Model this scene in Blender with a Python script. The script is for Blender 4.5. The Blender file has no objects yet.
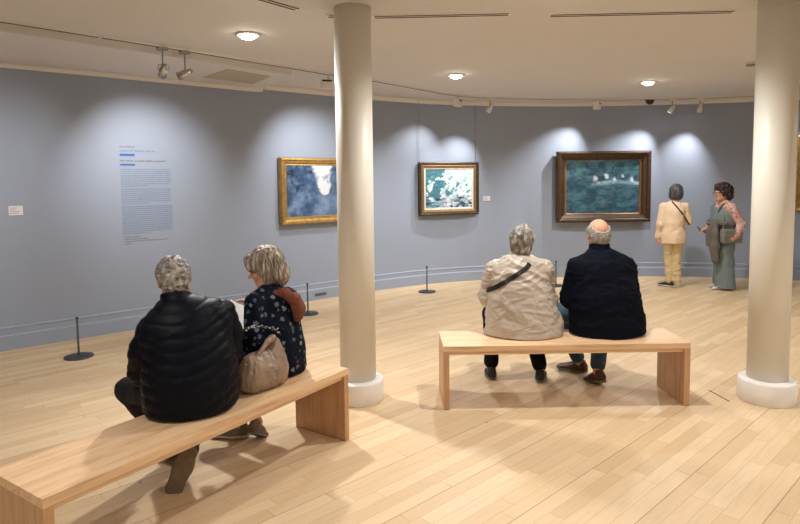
import bpy, bmesh, math, random
import numpy as np
from mathutils import Vector, Matrix
from mathutils.bvhtree import BVHTree
random.seed(7)
C = bpy.context.scene.collection
PI = math.pi
V = lambda *a: np.array(a, float)
CEIL = 2.95
SEAT = .472

# ------------------------------------------------------------------ helpers
def tag(o, label=None, cat=None, group=None, kind=None):
    if label: o['label'] = label
    if cat: o['category'] = cat
    if group: o['group'] = group
    if kind: o['kind'] = kind
    return o

def empty(name, loc=(0, 0, 0), rotz=0, **k):
    o = bpy.data.objects.new(name, None); C.objects.link(o)
    o.location = loc; o.rotation_euler = (0, 0, rotz); o.empty_display_size = .1
    return tag(o, **k)

def link_mesh(name, me, mat=None, parent=None, smooth=False):
    o = bpy.data.objects.new(name, me); C.objects.link(o)
    if mat is not None:
        for m in (mat if isinstance(mat, (list, tuple)) else [mat]): me.materials.append(m)
    if parent: o.parent = parent
    if smooth:
        me.polygons.foreach_set('use_smooth', [True] * len(me.polygons))
    return o

def obj(name, bm, mat=None, parent=None, smooth=False):
    me = bpy.data.meshes.new(name); bm.normal_update(); bm.to_mesh(me); bm.free()
    return link_mesh(name, me, mat, parent, smooth)

def bx(bm, lo, hi, bev=0, M=None):
    lo = Vector(lo); hi = Vector(hi); c = (lo + hi) / 2; s = hi - lo
    m = Matrix.Translation(c) @ Matrix.Diagonal((*s, 1))
    if M is not None: m = M @ m
    r = bmesh.ops.create_cube(bm, size=1, matrix=m)
    if bev:
        es = set()
        for v in r['verts']: es.update(v.link_edges)
        bmesh.ops.bevel(bm, geom=list(es), offset=bev, segments=2, affect='EDGES', profile=.7)
    return bm

def lathe(bm, prof, n=48, M=None):
    rings = []
    for r, z in prof:
        if r < 1e-6:
            p = Vector((0, 0, z)); rings.append([bm.verts.new(M @ p if M else p)])
        else:
            ring = []
            for i in range(n):
                a = 2 * PI * i / n; p = Vector((r * math.cos(a), r * math.sin(a), z))
                ring.append(bm.verts.new(M @ p if M else p))
            rings.append(ring)
    for a, b in zip(rings[:-1], rings[1:]):
        for i in range(n):
            j = (i + 1) % n
            if len(a) == 1 and len(b) == 1: continue
            if len(a) == 1: bm.faces.new((a[0], b[j], b[i]))
            elif len(b) == 1: bm.faces.new((a[i], a[j], b[0]))
            else: bm.faces.new((a[i], a[j], b[j], b[i]))
    bmesh.ops.recalc_face_normals(bm, faces=bm.faces)
    return bm

def tube(bm, pts, r, n=8):
    pts = [Vector(p) for p in pts]; rings = []
    rr = r if isinstance(r, (list, tuple)) else [r] * len(pts)
    prev = None
    for i, p in enumerate(pts):
        t = (pts[min(i + 1, len(pts) - 1)] - pts[max(i - 1, 0)]).normalized()
        if prev is None:
            u = t.orthogonal().normalized()
        else:
            u = (prev - t * prev.dot(t)).normalized()
        prev = u; w = t.cross(u)
        rings.append([bm.verts.new(p + (u * math.cos(2 * PI * k / n) + w * math.sin(2 * PI * k / n)) * rr[i]) for k in range(n)])
    for a, b in zip(rings[:-1], rings[1:]):
        for k in range(n): bm.faces.new((a[k], a[(k + 1) % n], b[(k + 1) % n], b[k]))
    bm.faces.new(rings[0][::-1]); bm.faces.new(rings[-1])
    return bm

def prism(bm, poly, z0, z1):
    a = [bm.verts.new((x, y, z0)) for x, y in poly]; b = [bm.verts.new((x, y, z1)) for x, y in poly]
    n = len(poly)
    bm.faces.new(a[::-1]); bm.faces.new(b)
    for i in range(n): bm.faces.new((a[i], a[(i + 1) % n], b[(i + 1) % n], b[i]))
    bmesh.ops.recalc_face_normals(bm, faces=bm.faces)
    return bm

# ------------------------------------------------------------------ noise
def _h(i, j, k, s):
    n = (i * 73856093) ^ (j * 19349663) ^ (k * 83492791) ^ (s * 2654435761 & 0x7fffffff)
    n = (n ^ (n >> 13)) * 1274126177 & 0x7fffffff
    n = (n ^ (n >> 16)) * 1911520717 & 0x7fffffff
    return (n & 0xffff) / 32767.5 - 1
def vnoise(P, s=0):
    P = np.asarray(P, float); I = np.floor(P).astype(np.int64); F = P - I; F = F * F * (3 - 2 * F)
    i, j, k = I.T; u, v, w = F.T
    def L(a, b, t): return a + (b - a) * t
    return L(L(L(_h(i, j, k, s), _h(i + 1, j, k, s), u), L(_h(i, j + 1, k, s), _h(i + 1, j + 1, k, s), u), v),
             L(L(_h(i, j, k + 1, s), _h(i + 1, j, k + 1, s), u), L(_h(i, j + 1, k + 1, s), _h(i + 1, j + 1, k + 1, s), u), v), w)
def fbm(P, s=0, o=3):
    t = 0; a = 1; n = 0
    for q in range(o):
        t = t + a * vnoise(np.asarray(P) * 2 ** q, s + q); n += a; a *= .5
    return t / n

# ------------------------------------------------------------------ implicit surfaces -> mesh
def frame(fwd, up=(0, 0, 1)):
    f = V(*fwd); f /= np.linalg.norm(f); x = np.cross(f, V(*up)); x /= np.linalg.norm(x); u = np.cross(x, f)
    return np.array([x, f, u]).T      # columns right, forward, up
def rot(ax, a):
    return np.array(Matrix.Rotation(a, 3, ax))

class S:
    def __init__(s): s.ops = []
    def cone(s, a, b, ra, rb, k=.02, flat=None, mode='u'):
        s.ops.append(('cone', V(*a), V(*b), ra, rb, flat, k, mode)); return s
    def chain(s, pts, rs, k=.03, flat=None):
        for i in range(len(pts) - 1): s.cone(pts[i], pts[i + 1], rs[i], rs[i + 1], k, flat)
        return s
    def ell(s, c, r, R=None, k=.02, mode='u'):
        s.ops.append(('ell', V(*c), V(*r), np.eye(3) if R is None else R, k, mode)); return s
    def box(s, c, hs, R=None, rd=.01, k=.01, mode='u'):
        s.ops.append(('box', V(*c), V(*hs), np.eye(3) if R is None else R, rd, k, mode)); return s
    def plane(s, p, n, k=.01):        # keeps the side the normal points away from
        n = V(*n); s.ops.append(('plane', V(*p), n / np.linalg.norm(n), k)); return s
    def fn(s, f): s.ops.append(('fn', f)); return s
    def _bb(s, o):
        if o[0] == 'cone':
            r = max(o[3], o[4]); return np.minimum(o[1], o[2]) - r, np.maximum(o[1], o[2]) + r
        R = o[3]; e = np.abs(R) @ o[2] + (o[4] if o[0] == 'box' else 0); return o[1] - e, o[1] + e
    def build(s, h):
        lo = V(9, 9, 9); hi = -lo
        for o in s.ops:
            if o[0] in ('plane', 'fn') or o[-1] != 'u': continue
            a, b = s._bb(o); lo = np.minimum(lo, a); hi = np.maximum(hi, b)
        lo = lo - 3 * h; n = np.ceil((hi + 3 * h - lo) / h).astype(int) + 1
        D = np.full(n, .3, np.float32)
        ax = [(lo[i] + h * np.arange(n[i])).astype(np.float32) for i in range(3)]
        for o in s.ops:
            if o[0] == 'plane':
                p, nn, k = o[1:]
                d = ((ax[0] - p[0]) * nn[0])[:, None, None] + ((ax[1] - p[1]) * nn[1])[None, :, None] + ((ax[2] - p[2]) * nn[2])[None, None, :]
                hh = np.maximum(k - np.abs(D - d), 0) / k
                D = np.maximum(D, d) + hh * hh * k * .25; continue
            if o[0] == 'fn':
                D = D + o[1](ax[0][:, None, None], ax[1][None, :, None], ax[2][None, None, :]); D = D.astype(np.float32); continue
            k = o[-2]; a, b = s._bb(o); mg = k + 3 * h
            i0 = np.clip(np.floor((a - mg - lo) / h).astype(int), 0, n - 1); i1 = np.clip(np.ceil((b + mg - lo) / h).astype(int) + 1, 1, n)
            sl = tuple(slice(i0[q], i1[q]) for q in range(3))
            if any(i1 <= i0): continue
            X = ax[0][sl[0]][:, None, None]; Y = ax[1][sl[1]][None, :, None]; Z = ax[2][sl[2]][None, None, :]
            if o[0] == 'cone':
                A, B, ra, rb, flat = o[1:6]; x = X - A[0]; y = Y - A[1]; z = Z - A[2]; e = (B - A).copy()
                if flat is not None:
                    fd, fs = V(*flat[0]), flat[1]; fd = fd / np.linalg.norm(fd); g = 1 / fs - 1
                    t = (x * fd[0] + y * fd[1] + z * fd[2]) * g; x = x + fd[0] * t; y = y + fd[1] * t; z = z + fd[2] * t
                    e = e + fd * (e @ fd) * g
                t = np.clip((x * e[0] + y * e[1] + z * e[2]) / max(e @ e, 1e-9), 0, 1)
                d = np.sqrt((x - e[0] * t) ** 2 + (y - e[1] * t) ** 2 + (z - e[2] * t) ** 2) - (ra + (rb - ra) * t)
                if flat is not None: d = d * max(flat[1], .5)
            else:
                c, r, R = o[1:4]; x = X - c[0]; y = Y - c[1]; z = Z - c[2]
                q = [x * R[0, m] + y * R[1, m] + z * R[2, m] for m in range(3)]
                if o[0] == 'ell':
                    k0 = np.sqrt(sum((q[m] / r[m]) ** 2 for m in range(3))); k1 = np.sqrt(sum((q[m] / r[m] ** 2) ** 2 for m in range(3)))
                    d = k0 * (k0 - 1) / np.maximum(k1, 1e-6)
                else:
                    rd = o[4]; w = [np.abs(q[m]) - r[m] for m in range(3)]
                    d = np.sqrt(sum(np.maximum(w[m], 0) ** 2 for m in range(3))) + np.minimum(np.maximum(np.maximum(w[0], w[1]), w[2]), 0) - rd
            E = D[sl]
            if o[-1] == 'u':
                hh = np.maximum(k - np.abs(E - d), 0) / k; D[sl] = np.minimum(E, d) - hh * hh * k * .25
            else:
                d = -d; hh = np.maximum(k - np.abs(E - d), 0) / k; D[sl] = np.maximum(E, d) + hh * hh * k * .25
        D[0] = D[-1] = 1; D[:, 0] = D[:, -1] = 1; D[:, :, 0] = D[:, :, -1] = 1
        return nets(D, lo, h)

def nets(D, lo, h):
    ins = D < 0
    i8 = ins.astype(np.int8); c = 0
    cs = [(a, b, d) for a in (0, 1) for b in (0, 1) for d in (0, 1)]
    n = D.shape
    def sh(A, q): return A[q[0]:n[0] - 1 + q[0], q[1]:n[1] - 1 + q[1], q[2]:n[2] - 1 + q[2]]
    for q in cs: c = c + sh(i8, q)
    act = (c > 0) & (c < 8); ijk = np.argwhere(act)
    idx = np.full(act.shape, -1, np.int64); idx[act] = np.arange(len(ijk))
    val = {q: D[ijk[:, 0] + q[0], ijk[:, 1] + q[1], ijk[:, 2] + q[2]].astype(float) for q in cs}
    acc = np.zeros((len(ijk), 3)); cnt = np.zeros(len(ijk))
    for q in cs:
        for m in range(3):
            if q[m]: continue
            r = list(q); r[m] = 1; r = tuple(r); a, b = val[q], val[r]; mk = (a < 0) != (b < 0)
            t = np.where(mk, a / np.where(mk, a - b, 1), 0)
            p = np.repeat(np.array([q], float), len(ijk), 0); p[:, m] += t
            acc[mk] += p[mk]; cnt += mk
    v = (ijk + acc / cnt[:, None]) * h + lo
    F = []
    for m in range(3):
        A = np.moveaxis(ins, m, 0); J = np.moveaxis(idx, m, 0)
        d = A[:-1] != A[1:]; d[:, 0] = 0; d[:, :, 0] = 0; d[:, -1] = 0; d[:, :, -1] = 0
        e = np.argwhere(d); s0 = A[e[:, 0], e[:, 1], e[:, 2]]
        q = np.stack([J[e[:, 0], e[:, 1] - 1, e[:, 2] - 1], J[e[:, 0], e[:, 1], e[:, 2] - 1], J[e[:, 0], e[:, 1], e[:, 2]], J[e[:, 0], e[:, 1] - 1, e[:, 2]]], 1)
        fl = ~s0 if m != 1 else s0
        q[fl] = q[fl][:, ::-1]; F.append(q)
    return v, np.concatenate(F)

def vnormals(v, F):
    a, b, c, d = (v[F[:, i]] for i in range(4)); nr = np.cross(c - a, d - b); N = np.zeros_like(v)
    for i in range(4):
        for m in range(3): N[:, m] += np.bincount(F[:, i], nr[:, m], len(v))
    return N / np.maximum(np.linalg.norm(N, axis=1), 1e-12)[:, None]

def smooth_v(v, F, it):
    for _ in range(it):
        s = np.zeros_like(v); c = np.zeros(len(v))
        for a, b in ((0, 1), (1, 2), (2, 3), (3, 0)):
            for x, y in ((a, b), (b, a)):
                c += np.bincount(F[:, x], minlength=len(v))
                for m in range(3): s[:, m] += np.bincount(F[:, x], v[F[:, y], m], len(v))
        v = v * .5 + .5 * s / np.maximum(c, 1)[:, None]
    return v

def sdf(name, s, h, mat, parent=None, disp=None, it=1, pick=None):
    v, F = s.build(h); v = smooth_v(v, F, it)
    if disp:
        N = vnormals(v, F); v = v + N * disp(v, N)[:, None]
    me = bpy.data.meshes.new(name)
    me.vertices.add(len(v)); me.vertices.foreach_set('co', v.astype(np.float32).ravel())
    me.loops.add(len(F) * 4); me.loops.foreach_set('vertex_index', F.astype(np.int32).ravel())
    me.polygons.add(len(F)); me.polygons.foreach_set('loop_start', np.arange(len(F), dtype=np.int32) * 4)
    me.update(calc_edges=True)
    o = link_mesh(name, me, mat, parent, True)
    if pick is not None:
        me.polygons.foreach_set('material_index', pick(v[F].mean(1)).astype(np.int32))
    return o

# ------------------------------------------------------------------ materials
class NT:
    def __init__(s, name):
        s.m = bpy.data.materials.new(name); s.m.use_nodes = True; s.t = s.m.node_tree; s.t.nodes.clear()
        s.out = s.n('ShaderNodeOutputMaterial'); s.b = s.n('ShaderNodeBsdfPrincipled'); s.l(s.b.outputs[0], s.out.inputs[0])
    def n(s, k, **p):
        o = s.t.nodes.new(k)
        for a, b in p.items(): setattr(o, a, b)
        return o
    def l(s, a, b): s.t.links.new(a, b)
    def put(s, sock, v):
        if isinstance(v, bpy.types.NodeSocket): s.l(v, sock)
        else: sock.default_value = v
    def math(s, op, a, b=0, c=0):
        o = s.n('ShaderNodeMath', operation=op); s.put(o.inputs[0], a); s.put(o.inputs[1], b)
        if len(o.inputs) > 2: s.put(o.inputs[2], c)
        return o.outputs[0]
    def mix(s, f, a, b):
        o = s.n('ShaderNodeMix', data_type='RGBA'); s.put(o.inputs['Factor'], f)
        s.put(o.inputs[6], a); s.put(o.inputs[7], b); return o.outputs[2]
    def co(s, k='Object', scale=(1, 1, 1), rz=0):
        c = s.n('ShaderNodeTexCoord'); m = s.n('ShaderNodeMapping'); s.l(c.outputs[k], m.inputs[0])
        m.inputs['Scale'].default_value = scale; m.inputs['Rotation'].default_value = (0, 0, rz); return m.outputs[0]
    def noise(s, vec, sc, det=3, rough=.5):
        o = s.n('ShaderNodeTexNoise'); s.l(vec, o.inputs['Vector']); o.inputs['Scale'].default_value = sc
        o.inputs['Detail'].default_value = det; o.inputs['Roughness'].default_value = rough; return o.outputs[0]
    def ramp(s, f, stops):
        o = s.n('ShaderNodeValToRGB'); s.put(o.inputs[0], f); e = o.color_ramp.elements
        while len(e) < len(stops): e.new(.5)
        for q, (p, c) in zip(e, stops): q.position = p; q.color = (*c, 1) if len(c) == 3 else c
        return o.outputs[0]
    def bump(s, h, st, dist=.01):
        o = s.n('ShaderNodeBump'); s.put(o.inputs['Height'], h); o.inputs['Strength'].default_value = st
        o.inputs['Distance'].default_value = dist; s.l(o.outputs[0], s.b.inputs['Normal'])

def lin(c): return tuple(((x / 255 / 12.92) if x / 255 <= .04045 else ((x / 255 + .055) / 1.055) ** 2.4) for x in c)
def L4(*c): return (*lin(c), 1)

def simple(name, c, rough=.5, metal=0, var=.06, sc=30, bump=0, emit=0, stretch=(1, 1, 1), coat=0, spec=.5):
    t = NT(name); b = t.b; c = lin(c)
    b.inputs['Roughness'].default_value = rough; b.inputs['Metallic'].default_value = metal
    b.inputs['Coat Weight'].default_value = coat; b.inputs['Specular IOR Level'].default_value = spec
    nz = t.noise(t.co(scale=stretch), sc)
    lo = tuple(x * (1 - var) for x in c); hi = tuple(min(1, x * (1 + var)) for x in c)
    t.l(t.ramp(nz, [(.3, lo), (.7, hi)]), b.inputs['Base Color'])
    if bump: t.bump(nz, bump)
    if emit:
        b.inputs['Emission Color'].default_value = (*c, 1); b.inputs['Emission Strength'].default_value = emit
    return t.m

def floor_mat():
    t = NT('maple_boards'); v = t.co(rz=0); sep = t.n('ShaderNodeSeparateXYZ')
    r = t.n('ShaderNodeVectorRotate', rotation_type='Z_AXIS'); t.l(v, r.inputs['Vector']); r.inputs['Angle'].default_value = -math.radians(43)
    t.l(r.outputs[0], sep.inputs[0]); X, Y = sep.outputs[0], sep.outputs[1]
    W = .0855
    yw = t.math('DIVIDE', Y, W); row = t.math('FLOOR', yw); fy = t.math('FRACT', yw)
    wn = t.n('ShaderNodeTexWhiteNoise', noise_dimensions='1D'); t.l(row, wn.inputs['W'])
    xl = t.math('ADD', t.math('DIVIDE', X, t.math('MULTIPLY_ADD', wn.outputs[0], .5, .6)), t.math('MULTIPLY', wn.outputs[0], 37.3))
    col = t.math('FLOOR', xl); fx = t.math('FRACT', xl)
    cb = t.n('ShaderNodeCombineXYZ'); t.l(row, cb.inputs[0]); t.l(col, cb.inputs[1])
    wc = t.n('ShaderNodeTexWhiteNoise', noise_dimensions='2D'); t.l(cb.outputs[0], wc.inputs['Vector'])
    base = t.ramp(wc.outputs[0], [(0, lin((210, 181, 142))), (.35, lin((217, 190, 152))), (.7, lin((222, 196, 158))), (1, lin((229, 205, 169)))])
    # grain
    off = t.n('ShaderNodeVectorMath', operation='ADD'); t.l(r.outputs[0], off.inputs[0]); t.l(wc.outputs[1], off.inputs[1])
    mp = t.n('ShaderNodeMapping'); t.l(off.outputs[0], mp.inputs[0]); mp.inputs['Scale'].default_value = (3, 40, 1)
    g = t.noise(mp.outputs[0], 1.6, 4, .6)
    c1 = t.mix(t.math('MULTIPLY', t.math('SUBTRACT', g, .42), .9), base, L4(196, 162, 126))
    big = t.noise(v, 1.1, 2)
    c2 = t.mix(t.math('MULTIPLY', big, .14), c1, L4(208, 184, 152))
    ey = t.math('MINIMUM', fy, t.math('SUBTRACT', 1, fy)); ex = t.math('MINIMUM', fx, t.math('SUBTRACT', 1, fx))
    # every few rows a slightly wider seam
    wide = t.math('LESS_THAN', t.math('FRACT', t.math('MULTIPLY', t.math('FLOOR', t.math('ADD', yw, .5)), .2)), .1)
    gy = t.math('LESS_THAN', ey, t.math('MULTIPLY_ADD', wide, .012, .012)); gx = t.math('LESS_THAN', ex, .0016)
    gap = t.math('MULTIPLY', t.math('MAXIMUM', gy, gx), t.math('MULTIPLY_ADD', wide, .3, .45))
    c3 = t.mix(gap, c2, L4(120, 84, 52))
    vo = t.n('ShaderNodeTexVoronoi'); t.l(v, vo.inputs['Vector']); vo.inputs['Scale'].default_value = 2.3
    kn = t.math('LESS_THAN', vo.outputs['Distance'], .022)
    c4 = t.mix(t.math('MULTIPLY', kn, .75), c3, L4(80, 52, 34))
    t.l(c4, t.b.inputs['Base Color'])
    t.l(t.math('MULTIPLY_ADD', g, .2, .38), t.b.inputs['Roughness'])
    t.b.inputs['Specular IOR Level'].default_value = .35
    t.bump(t.math('SUBTRACT', 1, gap), .15, .002)
    return t.m

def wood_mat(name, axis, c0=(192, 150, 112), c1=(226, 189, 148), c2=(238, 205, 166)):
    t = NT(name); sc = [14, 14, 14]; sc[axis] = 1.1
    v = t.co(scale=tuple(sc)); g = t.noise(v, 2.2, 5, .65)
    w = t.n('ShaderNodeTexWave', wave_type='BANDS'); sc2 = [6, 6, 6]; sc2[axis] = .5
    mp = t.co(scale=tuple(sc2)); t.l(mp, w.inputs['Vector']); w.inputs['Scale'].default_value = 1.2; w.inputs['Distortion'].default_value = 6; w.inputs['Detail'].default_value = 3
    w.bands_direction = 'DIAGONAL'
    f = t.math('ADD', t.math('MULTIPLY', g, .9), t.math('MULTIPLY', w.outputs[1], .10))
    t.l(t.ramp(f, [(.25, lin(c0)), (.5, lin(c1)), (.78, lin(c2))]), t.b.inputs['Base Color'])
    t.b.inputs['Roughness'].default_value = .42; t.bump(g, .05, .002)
    return t.m

def hair_mat(name, cs, scale=(60, 60, 6), sc=2.5, rough=.5):
    t = NT(name); n1 = t.noise(t.co(scale=scale), sc, 3, .6)
    t.l(t.ramp(n1, [(.28, lin(cs[0])), (.5, lin(cs[1])), (.72, lin(cs[2]))]), t.b.inputs['Base Color'])
    t.b.inputs['Roughness'].default_value = rough; t.bump(n1, .5, .004); return t.m

def dots_mat(name, base, cols, sc, thr, soft=.05, warp=.0, rough=.8, spec=.3):
    t = NT(name); v = t.co(); 
    vo = t.n('ShaderNodeTexVoronoi'); t.l(v, vo.inputs['Vector']); vo.inputs['Scale'].default_value = sc; vo.inputs['Randomness'].default_value = .85
    n = t.noise(v, sc * 3.5, 2)
    d = t.math('ADD', vo.outputs['Distance'], t.math('MULTIPLY', t.math('SUBTRACT', n, .5), .55))
    m = t.ramp(d, [(thr - soft, (1, 1, 1)), (thr + soft, (0, 0, 0))])
    sp = t.n('ShaderNodeSeparateColor'); t.l(vo.outputs['Color'], sp.inputs[0])
    cc = t.ramp(sp.outputs[0], [(i / max(1, len(cols) - 1), lin(c)) for i, c in enumerate(cols)])
    t.l(t.mix(m, L4(*base), cc), t.b.inputs['Base Color']); t.b.inputs['Roughness'].default_value = rough; t.b.inputs['Specular IOR Level'].default_value = spec; return t.m

def wall_mat():
    t = NT('wall_paint'); v = t.co()
    n = t.noise(v, .8, 3); f = t.noise(v, 90, 2)
    t.l(t.mix(t.math('MULTIPLY', n, .5), L4(153, 164, 184), L4(148, 158, 177)), t.b.inputs['Base Color'])
    t.b.inputs['Roughness'].default_value = .62; t.bump(f, .04, .002); return t.m

M = {}
M['floor'] = floor_mat(); M['wall'] = wall_mat()
M['ceiling'] = simple('ceiling_paint', (214, 212, 212), .85, var=.015, sc=3)
M['trim'] = simple('trim_paint', (226, 222, 220), .6, var=.01)
M['column'] = simple('column_paint', (230, 226, 215), .45, var=.02, sc=4)
M['base_ring'] = simple('ring_paint', (240, 238, 234), .4, var=.04, sc=9)
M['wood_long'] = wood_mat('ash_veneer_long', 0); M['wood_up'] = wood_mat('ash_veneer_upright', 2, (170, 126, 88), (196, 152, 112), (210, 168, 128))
M['white_metal'] = simple('white_metal', (225, 222, 216), .35, var=.02)
M['grey_metal'] = simple('grey_metal', (150, 148, 144), .35, .6)
M['dark_metal'] = simple('dark_metal', (74, 78, 80), .4, .5, var=.05)
M['black'] = simple('black_plastic', (22, 22, 24), .35)
M['slot'] = simple('dark_slot', (40, 34, 30), .8)
M['lens'] = simple('lamp_lens', (255, 246, 232), .3, emit=45, var=0)
M['spot_lens'] = simple('spotlight_lens', (245, 248, 255), .3, emit=20, var=0)
M['glass_dim'] = simple('unlit_lens', (120, 120, 120), .1, .3)
M['hatch'] = simple('hatch_panel', (184, 172, 156), .7, var=.03)
M['paper'] = simple('white_paper', (240, 240, 240), .6, var=.02)
M['label'] = simple('label_card', (228, 226, 228), .6, var=.01)
M['skin'] = simple('skin_light', (206, 152, 124), .5, var=.08, sc=22)
M['skin2'] = simple('skin_tan', (176, 120, 92), .5, var=.1, sc=22)
M['lip'] = simple('lips', (168, 92, 84), .4)
M['eye'] = simple('eye_white', (225, 220, 214), .15, var=.01)
M['navy_puffer'] = simple('navy_puffer_nylon', (7, 10, 21), .5, var=.15, sc=20, spec=.13)
M['navy_wool'] = simple('navy_jacket_cloth', (9, 14, 26), .8, var=.15, sc=60, bump=.05, spec=.1)
M['cream_nylon'] = simple('cream_raincoat_nylon', (184, 172, 158), .36, var=.05, sc=15)
M['charcoal'] = simple('charcoal_trouser_cloth', (34, 33, 34), .8, var=.1, sc=80, spec=.2)
M['navy_trouser'] = simple('navy_trouser_cloth', (12, 16, 26), .8, var=.1, sc=80, spec=.15)
M['jeans'] = simple('blue_denim', (46, 72, 92), .8, var=.2, sc=70)
M['brown_shoe'] = simple('brown_leather', (78, 50, 38), .45, var=.2)
M['grey_shoe'] = simple('grey_suede', (128, 116, 100), .8, var=.12)
M['dark_shoe'] = simple('dark_grey_shoe', (40, 38, 38), .6, var=.1)
M['sole_white'] = simple('white_rubber', (205, 200, 192), .5)
M['sole_grey'] = simple('grey_rubber', (118, 110, 98), .6)
M['sole_brown'] = simple('brown_rubber', (118, 104, 82), .7, var=.15)
M['taupe'] = simple('taupe_bag_leather', (146, 124, 104), .42, var=.12, sc=14, bump=.1)
M['rust'] = simple('rust_knit', (112, 60, 44), .9, var=.15, sc=60, bump=.2)
M['cream_blazer'] = simple('cream_blazer_cloth', (232, 206, 176), .75, var=.04)
M['yellow_trouser'] = simple('straw_trouser_cloth', (206, 184, 138), .8, var=.05)
M['teal_dungaree'] = simple('grey_teal_cloth', (116, 128, 127), .8, var=.08)
M['cardigan'] = simple('grey_brown_knit', (104, 98, 92), .9, var=.15, sc=50)
M['grey_bag'] = simple('grey_canvas_bag', (118, 120, 114), .7, var=.12)
M['tan_shoe'] = simple('tan_suede', (190, 166, 130), .8)
M['floral'] = dots_mat('navy_floral_print', (9, 15, 30), [(44, 70, 92), (128, 134, 138), (84, 92, 108), (108, 104, 98)], 22, .3, spec=.12)
M['pink_floral'] = dots_mat('pink_floral_print', (206, 160, 150), [(150, 56, 66), (232, 214, 204), (96, 110, 96)], 30, .42)
M['stripe'] = dots_mat('black_white_webbing', (28, 28, 30), [(210, 208, 204), (190, 190, 190)], 60, .35)
M['hair_grey'] = hair_mat('salt_and_pepper_hair', [(62, 58, 54), (132, 126, 120), (196, 190, 184)], (22, 22, 22), 2.2)
M['hair_blond'] = hair_mat('grey_blond_hair', [(66, 56, 46), (126, 112, 96), (214, 204, 188)], (40, 40, 3.5), 1.5)
M['hair_greyblond'] = hair_mat('ash_grey_hair', [(64, 58, 50), (124, 116, 106), (216, 210, 200)], (16, 16, 9), 2)
M['hair_white'] = hair_mat('short_grey_hair', [(90, 84, 78), (148, 142, 136), (190, 186, 180)], (40, 40, 30), 3)
M['hair_dark'] = hair_mat('dark_grey_hair', [(30, 30, 30), (62, 61, 60), (116, 113, 108)], (26, 26, 7), 2)
M['hair_curly'] = hair_mat('dark_brown_curls', [(20, 14, 12), (48, 34, 30), (78, 56, 46)], (30, 30, 30), 2.5)
M['skin_pink'] = simple('scalp_skin', (222, 160, 136), .4, var=.06, sc=22)

# ================================================================== THE SETTING
CP = [(-6.9, 3.4), (-5.5, 4.68), (-4.07, 5.95), (-3.05, 6.83), (-1.32, 8.33), (-.9, 8.68), (-.38, 9.1), (.25, 9.52), (.75, 9.76), (1.3, 9.94),
      (2.66, 10.16), (4.11, 10.15), (5.13, 9.99), (5.9, 9.77), (6.8, 9.35), (7.8, 8.6), (8.6, 7.5), (9, 6)]
def catmull(P, n=12):
    P = [V(*p) for p in P]; out = []
    for i in range(len(P) - 1):
        p0 = P[max(i - 1, 0)]; p1 = P[i]; p2 = P[i + 1]; p3 = P[min(i + 2, len(P) - 1)]
        for j in range(n):
            t = j / n; out.append(.5 * ((2 * p1) + (-p0 + p2) * t + (2 * p0 - 5 * p1 + 4 * p2 - p3) * t * t + (-p0 + 3 * p1 - 3 * p2 + p3) * t ** 3))
    out.append(P[-1]); return np.array(out)
WC = catmull(CP); WS = np.r_[0, np.cumsum(np.hypot(*np.diff(WC, axis=0).T))]
def wpt(s, off=0):
    """point on the curved wall at arc length s, off metres into the room, and the tangent angle"""
    x = np.interp(s, WS, WC[:, 0]); y = np.interp(s, WS, WC[:, 1]); e = .15
    tx = np.interp(s + e, WS, WC[:, 0]) - np.interp(s - e, WS, WC[:, 0]); ty = np.interp(s + e, WS, WC[:, 1]) - np.interp(s - e, WS, WC[:, 1])
    l = math.hypot(tx, ty); tx /= l; ty /= l
    return x + ty * off, y - tx * off, math.atan2(ty, tx)

REAR = [(9, 6), (9, -5), (-6.9, -5), (-6.9, 3.4)]
outline = [tuple(p) for p in WC] + REAR[1:3]
def offs(path, d):
    out = []
    for i, p in enumerate(path):
        a = path[max(i - 1, 0)]; b = path[min(i + 1, len(path) - 1)]; tx, ty = b[0] - a[0], b[1] - a[1]; l = math.hypot(tx, ty)
        out.append((p[0] - ty / l * d, p[1] + tx / l * d))
    return out
def wall_strip(name, path, z0, z1, th=.12, mat='wall'):
    bm = bmesh.new(); path = [tuple(p) for p in path]; prism(bm, path + offs(path, th)[::-1], z0, z1)
    return tag(obj(name, bm, M[mat]), kind='structure')
wall_strip('wall_back', WC, 0, CEIL)
wall_strip('wall_right', [(9, 6.0), (9, -5)], 0, CEIL)
wall_strip('wall_front', [(9.12, -5), (-7.02, -5)], 0, CEIL)
wall_strip('wall_left', [(-6.9, -5), (-6.9, 3.4)], 0, CEIL)
big = offs(outline[:len(WC)], .12) + [(9.12, -5.12), (-7.02, -5.12)]
bm = bmesh.new(); prism(bm, big, -.1, 0); tag(obj('floor', bm, M['floor']), kind='structure')
bm = bmesh.new(); prism(bm, big, CEIL, CEIL + .15); tag(obj('ceiling', bm, M['ceiling']), kind='structure')

def profile_run(name, path, prof, mat, kind='structure'):
    """sweep a profile [(off into room, z)] along the plan path"""
    bm = bmesh.new(); rows = []
    for o, z in prof: rows.append([bm.verts.new((x, y, z)) for x, y in offs(path, -o)])
    n = len(rows)
    for k in range(n):
        a, b = rows[k], rows[(k + 1) % n]
        for i in range(len(path) - 1): bm.faces.new((a[i], a[i + 1], b[i + 1], b[i]))
    bm.faces.new([r[0] for r in rows]); bm.faces.new([r[-1] for r in rows][::-1])
    bmesh.ops.recalc_face_normals(bm, faces=bm.faces)
    return tag(obj(name, bm, M[mat]), kind=kind)
wp = [tuple(p) for p in WC]
skirt = [(0, 0), (.03, 0), (.03, .145), (.022, .155), (.012, .16), (.012, .215), (.018, .222), (.01, .235), (0, .24)]
profile_run('baseboard_back', wp, skirt, 'wall')
profile_run('baseboard_right', [(9, 6), (9, -5)], skirt, 'wall')
profile_run('baseboard_left', [(-6.9, -5), (-6.9, 3.4)], skirt, 'wall')
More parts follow.
